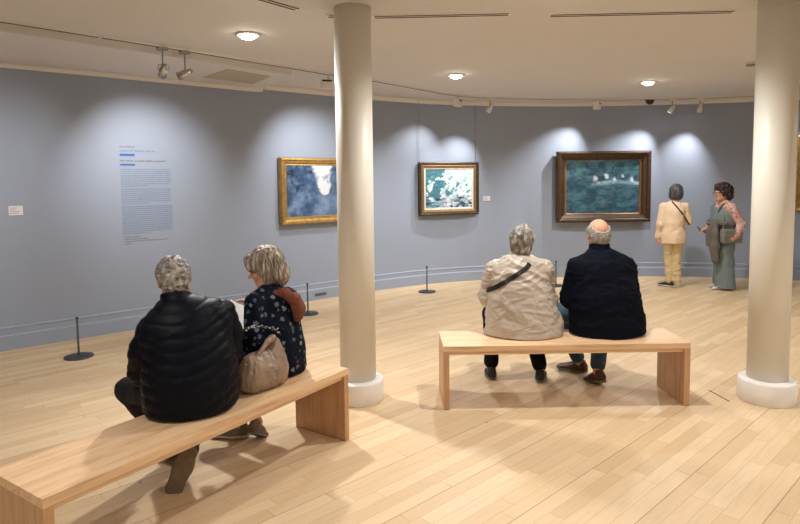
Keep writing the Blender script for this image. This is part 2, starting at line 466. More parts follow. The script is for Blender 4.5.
# shallow dropped panel along the left wall
sa = [wpt(s)[:2] for s in np.linspace(.05, 6.85, 24)]
n0 = V(-math.sin(wpt(5)[2]), math.cos(wpt(5)[2]))
far = V(*sa[-1]); inner_far = V(-1.13, 6.97)
inner = [(-1.22, 6.97), (-1.98, 6.06), (-2.66, 5.32), (-3.16, 4.79), (-4.9, 2.9), (-6.7, .2), (-6.88, .2)]
SOF = 2.885
bm = bmesh.new(); prism(bm, [tuple(p) for p in sa] + inner + [(-6.88, 3.3)], SOF, CEIL); tag(obj('trim_1', bm, M['ceiling']), kind='structure')
profile_run('trim_2', [wpt(s)[:2] for s in np.linspace(.05, 6.83, 24)], [(0, SOF), (.05, SOF), (.05, SOF - .018), (.03, SOF - .04), (0, SOF - .045)], 'trim')
profile_run('trim_3', [wpt(s)[:2] for s in np.linspace(6.87, WS[-1] - .05, 70)], [(0, CEIL), (.05, CEIL), (.05, CEIL - .03), (.03, CEIL - .06), (0, CEIL - .07)], 'trim')

# hatch in the dropped panel
bm = bmesh.new()
hq = [(-2.245, 7.0), (-1.83, 6.52), (-1.46, 6.98), (-1.80, 7.5)]
prism(bm, hq, SOF - .006, SOF + .002)
t = tag(obj('access_hatch', bm, M['hatch']), 'flat grey access hatch in the lowered ceiling strip above the left wall', 'ceiling hatch')

# columns
def column(x, y, lab):
    root = empty('round_column', (x, y, 0), label=lab, cat='column', group=None)
    bm = bmesh.new(); lathe(bm, [(0, .12), (.1375, .12), (.1375, CEIL + .002), (0, CEIL + .002)], 96); o = obj('shaft', bm, M['column'], root)
    for p in o.data.polygons: p.use_smooth = abs(p.normal.z) < .5
    bm = bmesh.new(); lathe(bm, [(0, 0), (.192, 0), (.196, .004), (.196, .150), (.193, .160), (.186, .166), (.176, .168), (.15, .169), (0, .169)], 96)
    o = obj('base_ring', bm, M['base_ring'], root, True)
    return root
column(-.335, 4.53, 'smooth cream round column between the two benches, its foot behind the left bench end')
column(2.75, 4.42, 'smooth cream round column at the right edge, standing right of the right-hand bench')

# slot diffusers in the ceiling: each two dark slots
KC = 1.041
def slot(a, b, lab):
    a = V(*a) * KC; b = V(*b) * KC; d = b - a; L = np.linalg.norm(d); c = (a + b) / 2
    root = empty('slot_diffuser', (c[0], c[1], CEIL), math.atan2(d[1], d[0]), label=lab, cat='ceiling vent', group='slot vents in the ceiling')
    bm = bmesh.new(); bx(bm, (-L / 2, -.05, -.004), (L / 2, .05, .002)); obj('vent_frame', bm, M['trim'], root)
    for y in (-.022, .022):
        bm = bmesh.new(); bx(bm, (-L / 2 + .02, y - .011, -.0055), (L / 2 - .02, y + .011, -.003)); obj('slot', bm, M['slot'], root)
slot((-.192, 4.589), (.841, 4.551), 'long dark slot vent in the ceiling just right of the left column')
slot((1.128, 4.603), (2.51, 4.552), 'long dark slot vent in the ceiling left of the right column')
slot((-1.35, 3.55), (-.702, 4.373), 'slanting double slot vent at the top edge, left of the left column')
slot((-.53, 4.545), (-.36, 4.585), 'short end of a slot vent peeking out left of the left column')

# recessed downlights
def aim(frm, to):
    d = Vector(to) - Vector(frm); return d.to_track_quat('-Z', 'Y').to_euler()
def downlight(x, y, lab, tilt=None, e=85, size=156, blend=.6):
    x *= KC; y *= KC
    root = empty('ceiling_downlight', (x, y, CEIL), label=lab, cat='ceiling light', group='recessed ceiling downlights')
    bm = bmesh.new(); lathe(bm, [(.07, .001), (.105, .001), (.108, -.006), (.102, -.013), (.082, -.016), (.074, -.010), (.07, .001)], 40); obj('trim_ring', bm, M['white_metal'], root, True)
    R = Matrix.Rotation(math.radians(18), 4, 'X')
    bm = bmesh.new(); lathe(bm, [(0, -.045), (.03, -.043), (.055, -.034), (.068, -.018), (.07, .0), (0, .0)], 32, R); obj('lamp', bm, M['lens'], root, True)
    ld = bpy.data.lights.new('downlight', 'SPOT'); ld.energy = e; ld.color = (1, .985, .955); ld.spot_size = math.radians(size); ld.spot_blend = blend; ld.shadow_soft_size = .055
    lo = bpy.data.objects.new('bulb', ld); C.objects.link(lo); lo.parent = root; lo.location = (0, 0, -.09); lo.rotation_euler = aim((x, y, CEIL - .09), tilt) if tilt else (0, 0, 0)
E_DL = 135
downlight(-1.242, 5.076, 'bright round ceiling downlight above the man in the quilted jacket', e=E_DL * 1.7, tilt=(-.85, 3.6, 0), size=132, blend=1)
downlight(.675, 7.126, 'bright round ceiling downlight right of the left column, above the small painting', e=E_DL)
downlight(3.197, 7.796, 'small bright ceiling downlight above the big dark painting', e=E_DL)
OUT = 'unseen round ceiling downlight outside the view'
for x, y in ((1.15, 4.02), (5.2, 4.6), (-1.7, 1.7), (1.6, 1.2), (4.2, 1.6), (-3.2, -1.6), (0, -1.8), (3.8, -1.8), (6.6, 3.4)):  # unseen lamps: first matches the bench shadow, the rest added as fill light
    downlight(x, y, OUT, e=E_DL * (1.2 if x == 1.15 else .6 if x == -1.7 else .55 if x == 1.6 else .75))

# lighting track following the wall
TR = [(-4.6, 2.7), (-2.934, 4.53), (-2.465, 5.036), (-1.813, 5.741), (-.724, 6.971), (-.284, 7.409), (.289, 8.12), (.674, 8.6), (1.1, 8.93), (1.7, 9.12), (2.449, 9.26), (3.3, 9.38), (4.1, 9.38), (4.8, 9.26), (5.324, 9.08), (6.2, 8.7)]
tp = catmull(TR, 8) * KC
M['chrome'] = simple('polished_metal', (190, 188, 184), .18, .9)
M['track_dark'] = simple('track_channel', (96, 80, 68), .7)
def track(path, lab):
    bm = bmesh.new(); path = [tuple(p) for p in path]; a = offs(path, .013); b = offs(path, -.013)
    prism(bm, a + b[::-1], CEIL - .022, CEIL + .001)
    root = tag(obj('lighting_track', bm, M['white_metal']), lab, 'light track', 'ceiling lighting tracks')
    bm = bmesh.new(); a = offs(path, .0125); b = offs(path, -.0125); prism(bm, a + b[::-1], CEIL - .0245, CEIL - .021)
    obj('channel', bm, M['track_dark'], root)
k1 = 16
track(tp[:k1 + 1], 'thin straight lighting track on the ceiling at the far left')
q = [tp[k1] + (tp[k1 + 1] - tp[k1]) * .35] + list(tp[k1 + 1:33]); track(q, 'thin straight lighting track running toward the left column')
track([tp[32] + (tp[33] - tp[32]) * .2] + list(tp[33:]), 'thin curved lighting track following the round back wall')

def aim(frm, to):
    d = Vector(to) - Vector(frm); return d.to_track_quat('-Z', 'Y').to_euler()
def spot(x, y, to, lab, e=26, size=38, col=(1, .985, .95), L=.15, r=.040, drop=.15, mat='white_metal', blend=1.0):
    x *= KC; y *= KC
    root = empty('track_spotlight', (x, y, CEIL - .022), label=lab, cat='spotlight', group='track spotlights')
    bm = bmesh.new(); bx(bm, (-.05, -.017, -.03), (.05, .017, .0), .004); obj('track_adapter', bm, M[mat], root)
    bm = bmesh.new(); tube(bm, [(0, 0, -.028), (0, 0, -drop)], .008); obj('stem', bm, M['grey_metal'], root)
    hd = Vector((x, y, CEIL - .022 - drop)); R = aim(hd, to).to_matrix().to_4x4()
    Mx = Matrix.Translation((0, 0, -drop)) @ R
    bm = bmesh.new(); lathe(bm, [(0, L * .45), (r * .55, L * .44), (r * .62, L * .2), (r * .9, L * .05), (r, -L * .5), (r * .86, -L * .5), (r * .82, -L * .42), (0, -L * .42)], 28, Mx); obj('lamp_head', bm, M[mat], root, True)
    bm = bmesh.new(); lathe(bm, [(0, -L * .43), (r * .8, -L * .43), (r * .8, -L * .47), (0, -L * .475)], 24, Mx); obj('lens', bm, M['spot_lens'], root, True)
    bm = bmesh.new(); tube(bm, [Mx @ Vector(p) for p in ((-r * 1.15, 0, 0), (-r * 1.15, 0, L * .5), (0, 0, L * .56), (r * 1.15, 0, L * .5), (r * 1.15, 0, 0))], .004, 6); obj('yoke', bm, M['grey_metal'], root)
    ld = bpy.data.lights.new('spot', 'SPOT'); ld.energy = e; ld.color = col; ld.spot_size = math.radians(size); ld.spot_blend = blend; ld.shadow_soft_size = .02
    lo = bpy.data.objects.new('beam', ld); C.objects.link(lo); lo.parent = root
    dd = (Vector(to) - hd).normalized(); lo.location = Vector((0, 0, -drop)) + dd * (L * .55); lo.rotation_euler = aim(hd, to)
    return root
def boxlight(x, y, to, lab, e=26, size=60, col=(1, .985, .95), lit=True):
    x *= KC; y *= KC
    root = empty('track_floodlight', (x, y, CEIL - .022), wpt(9)[2] * 0, label=lab, cat='spotlight', group='box-shaped track floodlights')
    a = math.atan2(to[1] - y, to[0] - x) - PI / 2; root.rotation_euler = (0, 0, a)
    bm = bmesh.new(); tube(bm, [(0, 0, .0), (0, 0, -.05)], .014); obj('stem', bm, M['white_metal'], root)
    bm = bmesh.new(); bx(bm, (-.09, -.05, -.15), (.09, .05, -.045), .012); obj('housing', bm, M['white_metal'], root, False)
    bm = bmesh.new(); bx(bm, (-.07, .045, -.138), (.07, .056, -.085), .004); obj('lens', bm, M['glass_dim'], root)
    bm = bmesh.new(); bx(bm, (-.085, -.0535, -.075), (.03, -.048, -.055), .001); obj('cooling_slot', bm, M['slot'], root)
    if lit:
        ld = bpy.data.lights.new('flood', 'SPOT'); ld.energy = e; ld.color = col; ld.spot_size = math.radians(size); ld.spot_blend = 1.0; ld.shadow_soft_size = .02
        lo = bpy.data.objects.new('beam', ld); C.objects.link(lo); lo.parent = root; lo.location = (0, .075, -.11)
        dd = Vector((math.hypot(to[0] - x, to[1] - y), 0, 0)); d = Vector((0, dd.x, to[2] - (CEIL - .13))); lo.rotation_euler = d.to_track_quat('-Z', 'Y').to_euler()
    return root
def wtarget(s, z): x, y, a = wpt(s); return (x, y, z)
spot(-2.09, 5.42, wtarget(5.33, 1.75), 'left of the twin spotlights hanging over the wall text', e=140, size=72, drop=.21, mat='chrome')
spot(-1.95, 5.58, wtarget(3.3, 1.6), 'right of the twin spotlights hanging over the wall text', e=50, size=70, drop=.21, mat='chrome')
boxlight(-.80, 6.97, wtarget(7.6, 1.5), 'pale box floodlight on the track touching the left column', e=120, size=90)
boxlight(.86, 8.80, wtarget(9.3, 1.6), 'pale box floodlight above the small painting, left of a tilted spotlight', e=70, size=74)
spot(1.36, 9.04, wtarget(9.95, 1.45), 'tilted white spotlight aimed at the small painting', e=110, size=72)
boxlight(3.06, 9.36, wtarget(11.7, 1.25), 'pale box floodlight above the big dark painting', e=120, size=76)
spot(4.22, 9.36, wtarget(12.7, 1.25), 'upright white spotlight right of the black ceiling dome', e=120, size=76)
spot(4.62, 9.30, wtarget(13.9, 1.3), 'slanting white spotlight, rightmost on the curved track', e=90, size=76)
# unseen spot added outside the frame to light the wall at the far left
spot(-3.6, 3.8, wtarget(3.3, 1.15), 'unseen white spotlight added on the track to light the far left wall', e=110, size=88)
spot(5.95, 8.80, wtarget(15.7, 1.6), 'white spotlight on the track hidden by the right column', e=25, size=70)

# dome camera, smoke detector
root = empty('dome_camera', (3.937 * KC, 9.511 * KC, CEIL), label='small black dome security camera on the ceiling above the big painting', cat='security camera')
bm = bmesh.new(); lathe(bm, [(0, .001), (.085, .001), (.085, -.015), (.07, -.022), (0, -.022)], 32); obj('mount_ring', bm, M['dark_metal'], root, True)
bm = bmesh.new(); lathe(bm, [(.066, -.02)] + [(.066 * math.cos(a), -.02 - .07 * math.sin(a)) for a in np.linspace(.2, 1.4, 7)] + [(0, -.09)], 32); obj('dome', bm, M['black'], root, True)
root = empty('smoke_detector', (3.79 * KC, 6.56 * KC, CEIL), label='round white smoke detector on the ceiling beside the right column', cat='smoke detector')
bm = bmesh.new(); lathe(bm, [(0, .001), (.055, .001), (.055, -.012), (.05, -.02), (0, -.02)], 32); obj('base', bm, M['white_metal'], root, True)
bm = bmesh.new(); lathe(bm, [(.03, -.019), (.047, -.022), (.045, -.036), (.03, -.046), (0, -.048)], 32); obj('sensor_head', bm, M['grey_metal'], root, True)

# benches
def bench(x, y, rz, L, D, lab):
    root = empty('wooden_bench', (x, y, 0), rz, label=lab, cat='bench', group=None)
    T = .042
    bm = bmesh.new(); bx(bm, (-L / 2, -D / 2, SEAT - T), (L / 2, D / 2, SEAT), .002); obj('seat', bm, M['wood_long'], root)
    for sx in (-1, 1):
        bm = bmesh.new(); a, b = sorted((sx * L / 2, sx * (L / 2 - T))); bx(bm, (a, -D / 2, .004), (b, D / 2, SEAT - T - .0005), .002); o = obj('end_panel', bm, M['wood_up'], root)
        bm = bmesh.new(); bx(bm, (a + .006, -D / 2 + .006, 0), (b - .006, D / 2 - .006, .0045)); obj('foot_pad', bm, M['slot'], o)
    for sy in (-1, 1):
        bm = bmesh.new(); y0 = sy * (D / 2 - .03); bx(bm, (-L / 2 + T, y0 - .01, SEAT - T - .028), (L / 2 - T, y0 + .01, SEAT - T - .0005)); obj('rail', bm, M['wood_long'], root)
    return root
bench(-1.046, 3.129, math.radians(56.6), 1.89, .43, 'light wood bench at the left with the quilted-jacket man and the floral-top woman')
bench(1.205, 4.51, math.radians(.8), 1.805, .45, 'light wood bench at the right under the cream-coat woman and the balding man')

# low barrier posts
def post(x, y, lab):
    root = empty('barrier_post', (x, y, 0), label=lab, cat='barrier post', group='low barrier posts along the wall')
    bm = bmesh.new(); lathe(bm, [(0, 0), (.128, 0), (.132, .004), (.132, .010), (.124, .016), (.03, .022), (0, .023)], 48); obj('base', bm, M['dark_metal'], root, True)
    bm = bmesh.new(); lathe(bm, [(0, .02), (.013, .02), (.011, .03), (.0095, .04), (.0095, .372), (0, .372)], 20); obj('rod', bm, M['dark_metal'], root, True)
    bm = bmesh.new(); lathe(bm, [(0, .372), (.013, .372), (.0135, .378), (.0135, .392), (.01, .397), (0, .398)], 20); obj('cap', bm, M['dark_metal'], root, True)
post(-3.135, 5.726, 'low dark barrier post standing left of the man in the quilted jacket')
post(.394, 8.909, 'low dark barrier post on the floor beneath the small painting')
post(-1.179, 7.505, 'low dark barrier post behind the floral-top woman, beside the left column')
post(2.43, 9.30, 'low dark barrier post seen between the two seated people on the right bench')

# ------------------------------------------------------------------ pictures
def picture_frame(w, h, prof, mat, parent, name='frame'):
    bm = bmesh.new(); rows = []
    for i, d in prof:
        rows.append([bm.verts.new((sx * (w / 2 - i), -d, sz * (h / 2 - i))) for sx, sz in ((-1, -1), (1, -1), (1, 1), (-1, 1))])
    for a, b in zip(rows, rows[1:] + rows[:1]):
        for k in range(4): bm.faces.new((a[k], a[(k + 1) % 4], b[(k + 1) % 4], b[k]))
    bmesh.ops.recalc_face_normals(bm, faces=bm.faces)
    return obj(name, bm, mat, parent)
def canvas(w, h, colf, parent, d=.02, n=(220, 170)):
    nx, nz = n; u = np.linspace(0, 1, nx); v = np.linspace(0, 1, nz); U, W = np.meshgrid(u, v, indexing='ij')
    col = np.clip(colf(U.ravel(), W.ravel(), w / h), 0, 1)
    rough = fbm(np.c_[U.ravel() * w * 90, W.ravel() * h * 160, U.ravel() * 0], 5, 2) * .0008
    co = np.c_[(U.ravel() - .5) * w, -d - rough, (W.ravel() - .5) * h]
    me = bpy.data.meshes.new('canvas'); I = np.arange(nx * nz).reshape(nx, nz)
    F = np.stack([I[:-1, :-1], I[1:, :-1], I[1:, 1:], I[:-1, 1:]], -1).reshape(-1, 4)
    me.from_pydata(co.tolist(), [], F.tolist()); a = me.color_attributes.new('paint', 'FLOAT_COLOR', 'POINT')
    c = np.where(col <= .04045, col / 12.92, ((col + .055) / 1.055) ** 2.4)
    a.data.foreach_set('color', np.c_[c, np.ones(len(c))].astype(np.float32).ravel())
    t = NT('oil_paint'); at = t.n('ShaderNodeAttribute', attribute_name='paint'); t.l(at.outputs[0], t.b.inputs['Base Color']); t.b.inputs['Roughness'].default_value = .35
    return link_mesh('canvas', me, t.m, parent, True)
def lerp(a, b, t): return np.asarray(a) * (1 - t[:, None]) + np.asarray(b) * t[:, None]
def sst(a, b, x): t = np.clip((x - a) / (b - a), 0, 1); return t * t * (3 - 2 * t)
def N2(u, v, a, fu, fv, s, o=3): return fbm(np.c_[u * a * fu, v * fv, u * 0 + .5], s, o)
def paint_river(u, v, a):
    c = lerp((.19, .29, .42), (.44, .55, .68), sst(-.5, .6, N2(u, v, a, 6, 7, 1)))
    g = (u - .62 - (1 - v) * .08) ** 2 / (.004 + .06 * np.clip(v - .38, 0, 1) ** 1.3) + sst(.45, .36, v) * 3 + N2(u, v, a, 7, 7, 2) * 1.1
    c = lerp(c, (1, 1, 1), 0 * u) * 1
    lt = 1 - sst(.45, 1.3, g); c = c * (1 - lt[:, None]) + np.array((.86, .87, .90)) * lt[:, None]
    lt = (1 - sst(.0, .35, np.abs(u - .66 + N2(u, v, a, 3, 9, 3) * .08))) * (1 - sst(.36, .46, v)) * .55; c = c * (1 - lt[:, None]) + np.array((.55, .62, .75)) * lt[:, None]
    dk = sst(.15, .5, N2(u, v, a, 9, 9, 4)) * (1 - sst(.4, .6, u)) * (1 - .6 * sst(.5, .3, v)) * .8; c = c * (1 - dk[:, None]) + np.array((.08, .14, .22)) * dk[:, None]
    gr = (1 - sst(0, 1, (u - .93) ** 2 / .02 + (v - .5) ** 2 / .02)) * .6; c = c * (1 - gr[:, None]) + np.array((.36, .46, .38)) * gr[:, None]
    wv = (1 - sst(.36, .46, v)) * sst(.1, .4, N2(u, v, a, 4, 40, 6)) * .3; c = c * (1 - wv[:, None]) + np.array((.45, .55, .72)) * wv[:, None]
    return c + N2(u, v, a, 50, 60, 8, 2)[:, None] * .06
def paint_garden(u, v, a):
    c = lerp((.66, .86, .92), (.98, 1, 1), sst(-.4, .3, N2(u, v, a, 7, 8, 11)))
    tr = sst(-.10, .12, N2(u, v, a, 8, 8, 12) + (.38 - u) * 1.3 * (1) + (v - .75) * .25 * (1 - sst(.35, .75, u))); tr = tr * .8
    c = c * (1 - tr[:, None]) + np.array((.14, .38, .46)) * tr[:, None]
    m2 = sst(.08, .3, N2(u, v, a, 11, 10, 13)) * sst(.35, .6, u) * (1 - sst(.6, .85, v)) * .8; c = c * (1 - m2[:, None]) + np.array((.24, .48, .44)) * m2[:, None]
    m3 = sst(.1, .32, N2(u, v, a, 12, 10, 14)) * (1 - sst(.3, .55, v)) * .7; c = c * (1 - m3[:, None]) + np.array((.66, .50, .60)) * m3[:, None]
    w = (v < .3) * sst(0, .22, N2(u, v, a, 5, 36, 15)) * .8; c = c * (1 - w[:, None]) + np.array((.82, .84, .92)) * w[:, None]
    w = (v < .3) * sst(.05, .25, N2(u, v, a, 6, 30, 16)) * .85; c = c * (1 - w[:, None]) + np.array((.10, .18, .30)) * w[:, None]
    return c + N2(u, v, a, 45, 55, 18, 2)[:, None] * .16
def paint_pond(u, v, a):
    c = lerp((.12, .24, .31), (.27, .42, .48), sst(-.5, .5, N2(u, v, a, 6, 12, 21)))
    g = sst(.0, .4, N2(u, v, a, 9, 9, 22) + (v - .72) * .8) * .55; c = c * (1 - g[:, None]) + np.array((.32, .47, .46)) * g[:, None]
    d = np.abs(v - .565 + .02 * np.sin(u * 7) + N2(u, v, a, 4, 4, 23) * .02); b = (1 - sst(.01, .06, d)) * sst(.25, .5, u) * .8 * (.55 + .45 * sst(-.2, .2, N2(u, v, a, 9, 14, 29)))
    c = c * (1 - b[:, None]) + np.array((.74, .82, .88)) * b[:, None]
    for cu, cv, r, col in ((.40, .66, .06, (.90, .84, .88)), (.55, .70, .045, (.86, .90, .90)), (.66, .63, .05, (.86, .90, .92)), (.77, .70, .04, (.90, .86, .90)), (.90, .64, .06, (.86, .90, .95)), (.50, .2, .06, (.36, .40, .44)), (.85, .36, .08, (.30, .40, .50))):
        e = np.sqrt(((u - cu) * a) ** 2 * 1.5 + (v - cv) ** 2) + N2(u, v, a, 14, 14, int(cu * 90)) * .06; b = (1 - sst(r * .5, r * 1.3, e)) * .8
        c = c * (1 - b[:, None]) + np.array(col) * b[:, None]
    rf = (v < .5) * sst(.15, .4, N2(u, v, a, 5, 30, 25)) * .4; c = c * (1 - rf[:, None]) + np.array((.14, .26, .24)) * rf[:, None]
    return c + N2(u, v, a, 40, 50, 28, 2)[:, None] * .06
M['gold'] = simple('gilded_frame', (182, 148, 88), .36, .6, var=.25, sc=18, bump=.15)
M['gold_dull'] = simple('dull_bronze_frame', (146, 120, 88), .4, .5, var=.2, sc=20, bump=.1)
M['bronze'] = simple('dark_bronze_frame', (70, 54, 38), .4, .3, var=.25, sc=16, bump=.1)
M['frame_brown'] = simple('dark_brown_gilt_frame', (72, 52, 36), .4, .25, var=.3, sc=22, bump=.15)
M['gilt_edge'] = simple('inner_gilt_edge', (150, 104, 62), .4, .4, var=.2, sc=20)
M['liner'] = simple('pale_gold_liner', (232, 222, 204), .5, 0)
def painting(s, z, w, h, cw, ch, colf, lab, kind):
    x, y, a = wpt(s, .012)
    # hang tangent plane slightly off the curve so the ends clear the wall
    x, y, a = wpt(s, .02 + (w * w / 8 / 6 if s > 8 else 0))
    root = empty('framed_painting', (x, y, z), a, label=lab, cat='painting')
    b = (w - cw) / 2; d0 = .07
    if kind == 'gold':
        picture_frame(w, h, [(0, 0), (0, .05), (.012, .075), (.03, .08), (.045, .062), (.07, .055), (b - .03, .03), (b - .015, .034), (b, .024), (b, 0)], M['gold'], root)
    elif kind == 'bronze':
        picture_frame(w, h, [(0, 0), (0, .06), (.02, .068), (.035, .06), (.04, .05), (.04, 0)], M['bronze'], root)
        picture_frame(w - .078, h - .078, [(0, 0), (0, .05), (.02, .056), (.05, .048), (b - .062, .042), (b - .062, 0)], M['gold_dull'], root, 'inner_frame')
        picture_frame(w - 2 * b + .05, h - (w - cw) + .05, [(0, 0), (0, .042), (.024, .038), (.024, 0)], M['liner'], root, 'liner')
    else:
        picture_frame(w, h, [(0, 0), (0, .10), (.03, .11), (.05, .105), (.065, .085), (.075, .085), (b * .72, .062), (b * .74, .066), (b - .03, .045), (b - .03, 0)], M['frame_brown'], root)
        picture_frame(w - 2 * b + .066, h - (h - ch) + .066, [(0, 0), (0, .046), (.016, .05), (.033, .03), (.033, 0)], M['gilt_edge'], root, 'inner_edge')
    canvas(cw + .01, ch + .01, colf, root, .03)
    bm = bmesh.new(); bx(bm, (-w / 2 + .01, -.008, -h / 2 + .01), (w / 2 - .01, .008, h / 2 - .01)); obj('backing_board', bm, M['slot'], root)
    return root
painting(7.60, 1.545, 1.13, .91, .90, .69, paint_river, 'gold-framed blue misty river painting partly hidden by the left column', 'gold')
p = painting(9.995, 1.535, 1.07, .85, .84, .62, paint_garden, 'small bright painting of blue-green foliage in a bronze frame, right of the left column', 'bronze')
for x in (-.515, .505):
    bm = bmesh.new(); tube(bm, [(x, -.012, .42), (x, -.012, CEIL - .03 - 1.535)], .0032, 6); obj('hanging_wire', bm, M['grey_metal'], p)
painting(12.68, 1.53, 1.555, 1.185, 1.215, .885, paint_pond, 'large dark teal painting in a heavy dark brown frame on the curved wall', 'brown')
painting(16.32, 1.72, 1.30, 1.21, 1.08, .99, paint_pond, 'sliver of a gold-framed dark painting beyond the right column', 'gold')

# labels and wall text
def card(s, z, w, h, lab):
    x, y, a = wpt(s, .002); root = empty('wall_label', (x, y, z), a, label=lab, cat='label', group=None)
    bm = bmesh.new(); bx(bm, (-w / 2, -.006, -h / 2), (w / 2, .001, h / 2), .001); obj('card', bm, M['label'], root)
    for i in range(4):
        ww = w * (.55, .4, .7, .62)[i]; bm = bmesh.new(); zz = h * (.28 - .19 * i)
        bx(bm, (-w * .42, -.0068, zz - .0022), (-w * .42 + ww, -.0055, zz + .0022)); obj('text_line', bm, M['text_grey'], root)
M['text_grey'] = simple('grey_print', (120, 122, 128), .7)
M['text_blue'] = simple('blue_grey_vinyl', (124, 144, 178), .6, var=.02)
M['bar_blue'] = simple('blue_vinyl_bar', (52, 104, 176), .5, var=.02)
card(4.03, 1.415, .125, .095, 'small white label on the left wall at the far left edge')
card(10.70, 1.36, .12, .075, 'small white label on the wall right of the small painting')
s0, s1 = 5.05, 5.62; x, y, a = wpt((s0 + s1) / 2, .001)
root = empty('wall_text_panel', (x, y, 0), a, label='tall block of small blue-grey printed text on the left wall', cat='wall text')
rng = random.Random(3)
def textrow(bm, z, x0, x1, hh, fill=1.0):
    x = x0
    while x < x1:
        n = rng.randint(2, 9); lw = hh * .62
        for _ in range(n):
            if x + lw > x1: break
            g = rng.random(); up = hh * (1.0 if g > .6 else .68); dn = -hh * .25 if g < .12 else 0
            bx(bm, (x, -.0016, z + dn), (x + lw * rng.uniform(.55, .85), -.0003, z + up)); x += lw
        x += lw * .9
        if x > x1 - lw * 2: break
WT = .57
def trow(z, x0, x1, hh, mat, name='text_line'):
    bm = bmesh.new(); textrow(bm, z, x0, x1, hh); return obj(name, bm, mat, root)
trow(2.085, -.285, -.12, .014, M['text_grey'], 'small_heading')
trow(2.035, -.285, .12, .024, M['text_blue'], 'title')
bm = bmesh.new(); bx(bm, (-.285, -.002, 1.985), (-.125, -.0003, 2.012)); obj('blue_bar', bm, M['bar_blue'], root)
trow(1.925, -.285, .225, .018, M['text_grey'], 'subtitle')
bm = bmesh.new(); bx(bm, (-.285, -.002, 1.878), (-.125, -.0003, 1.898)); obj('blue_bar', bm, M['bar_blue'], root)
z = 1.83; i = 0
for blk, rows in enumerate((9, 8, 14)):
    for r in range(rows):
        last = r == rows - 1
        trow(z, -.285, .285 if not last else -.285 + rng.uniform(.2, .5), .0125, M['text_blue']); z -= .0235
    z -= .012
for w_, in ((.18,), (.26,), (.5,), (.08,)):
    trow(z, -.27, -.27 + w_, .011, M['text_grey'], 'credit_line'); z -= .026

# grille let into the skirting
x, y, a = wpt(7.655, .031); root = empty('skirting_grille', (x, y, .075), a, label='small dark slotted grille in the skirting, between the floral-top woman and column', cat='vent grille')
bm = bmesh.new(); bx(bm, (-.11, -.003, -.03), (.11, .0, .03), .001); obj('plate', bm, M['wall'], root)
for zz in (-.014, 0, .014):
    bm = bmesh.new(); bx(bm, (-.095, -.005, zz - .004), (.095, -.002, zz + .004)); obj('slot', bm, M['slot'], root)
# short brass-like lines let into the boards
for (x0, y0, x1, y1) in ((-2.00, 2.93, -1.93, 2.80), (2.42, 4.62, 2.45, 4.38)):
    bm = bmesh.new(); d = V(x1 - x0, y1 - y0); nn = V(-d[1], d[0]) / np.linalg.norm(d) * .005
    prism(bm, [(x0 - nn[0], y0 - nn[1]), (x1 - nn[0], y1 - nn[1]), (x1 + nn[0], y1 + nn[1]), (x0 + nn[0], y0 + nn[1])], -.002, .0012)
    tag(obj('trim_4', bm, M['slot']), kind='structure')

# ------------------------------------------------------------------ camera
cam = bpy.data.cameras.new('camera'); cam.lens = 27; cam.sensor_width = 36; cam.sensor_fit = 'HORIZONTAL'; cam.shift_y = -.0475; cam.clip_end = 60
co = bpy.data.objects.new('camera', cam); C.objects.link(co); bpy.context.scene.camera = co
dn = V(93, 8200, 600); dn /= np.linalg.norm(dn); up = -dn; fw = V(0, 0, 1) - up * up[2]; fw /= np.linalg.norm(fw); rt = V(1, 0, 0); rt = np.cross(up, fw); rt = rt if rt[0] > 0 else -rt
Rw = np.array([rt, fw, up]); R3 = Matrix([list(Rw @ V(1, 0, 0)), list(Rw @ V(0, -1, 0)), list(-(Rw @ V(0, 0, 1)))]).transposed()
co.matrix_world = Matrix.Translation((0, 0, 1.68)) @ R3.to_4x4()
sc = bpy.context.scene
sc.view_settings.view_transform = 'Standard'; sc.view_settings.look = 'None'; sc.view_settings.gamma = 1; sc.view_settings.exposure = 0
w = bpy.data.worlds.new('world'); sc.world = w; w.use_nodes = True; w.node_tree.nodes['Background'].inputs[0].default_value = (.02, .02, .02, 1)

# ================================================================== PEOPLE
def lerp3(a, b, t): return V(*a) * (1 - t) + V(*b) * t

def head_frame(yaw, pitch, roll=0):
    """yaw + = turned to the left, pitch + = looking down"""
    return rot('Z', yaw) @ rot('X', -pitch) @ rot('Y', roll)

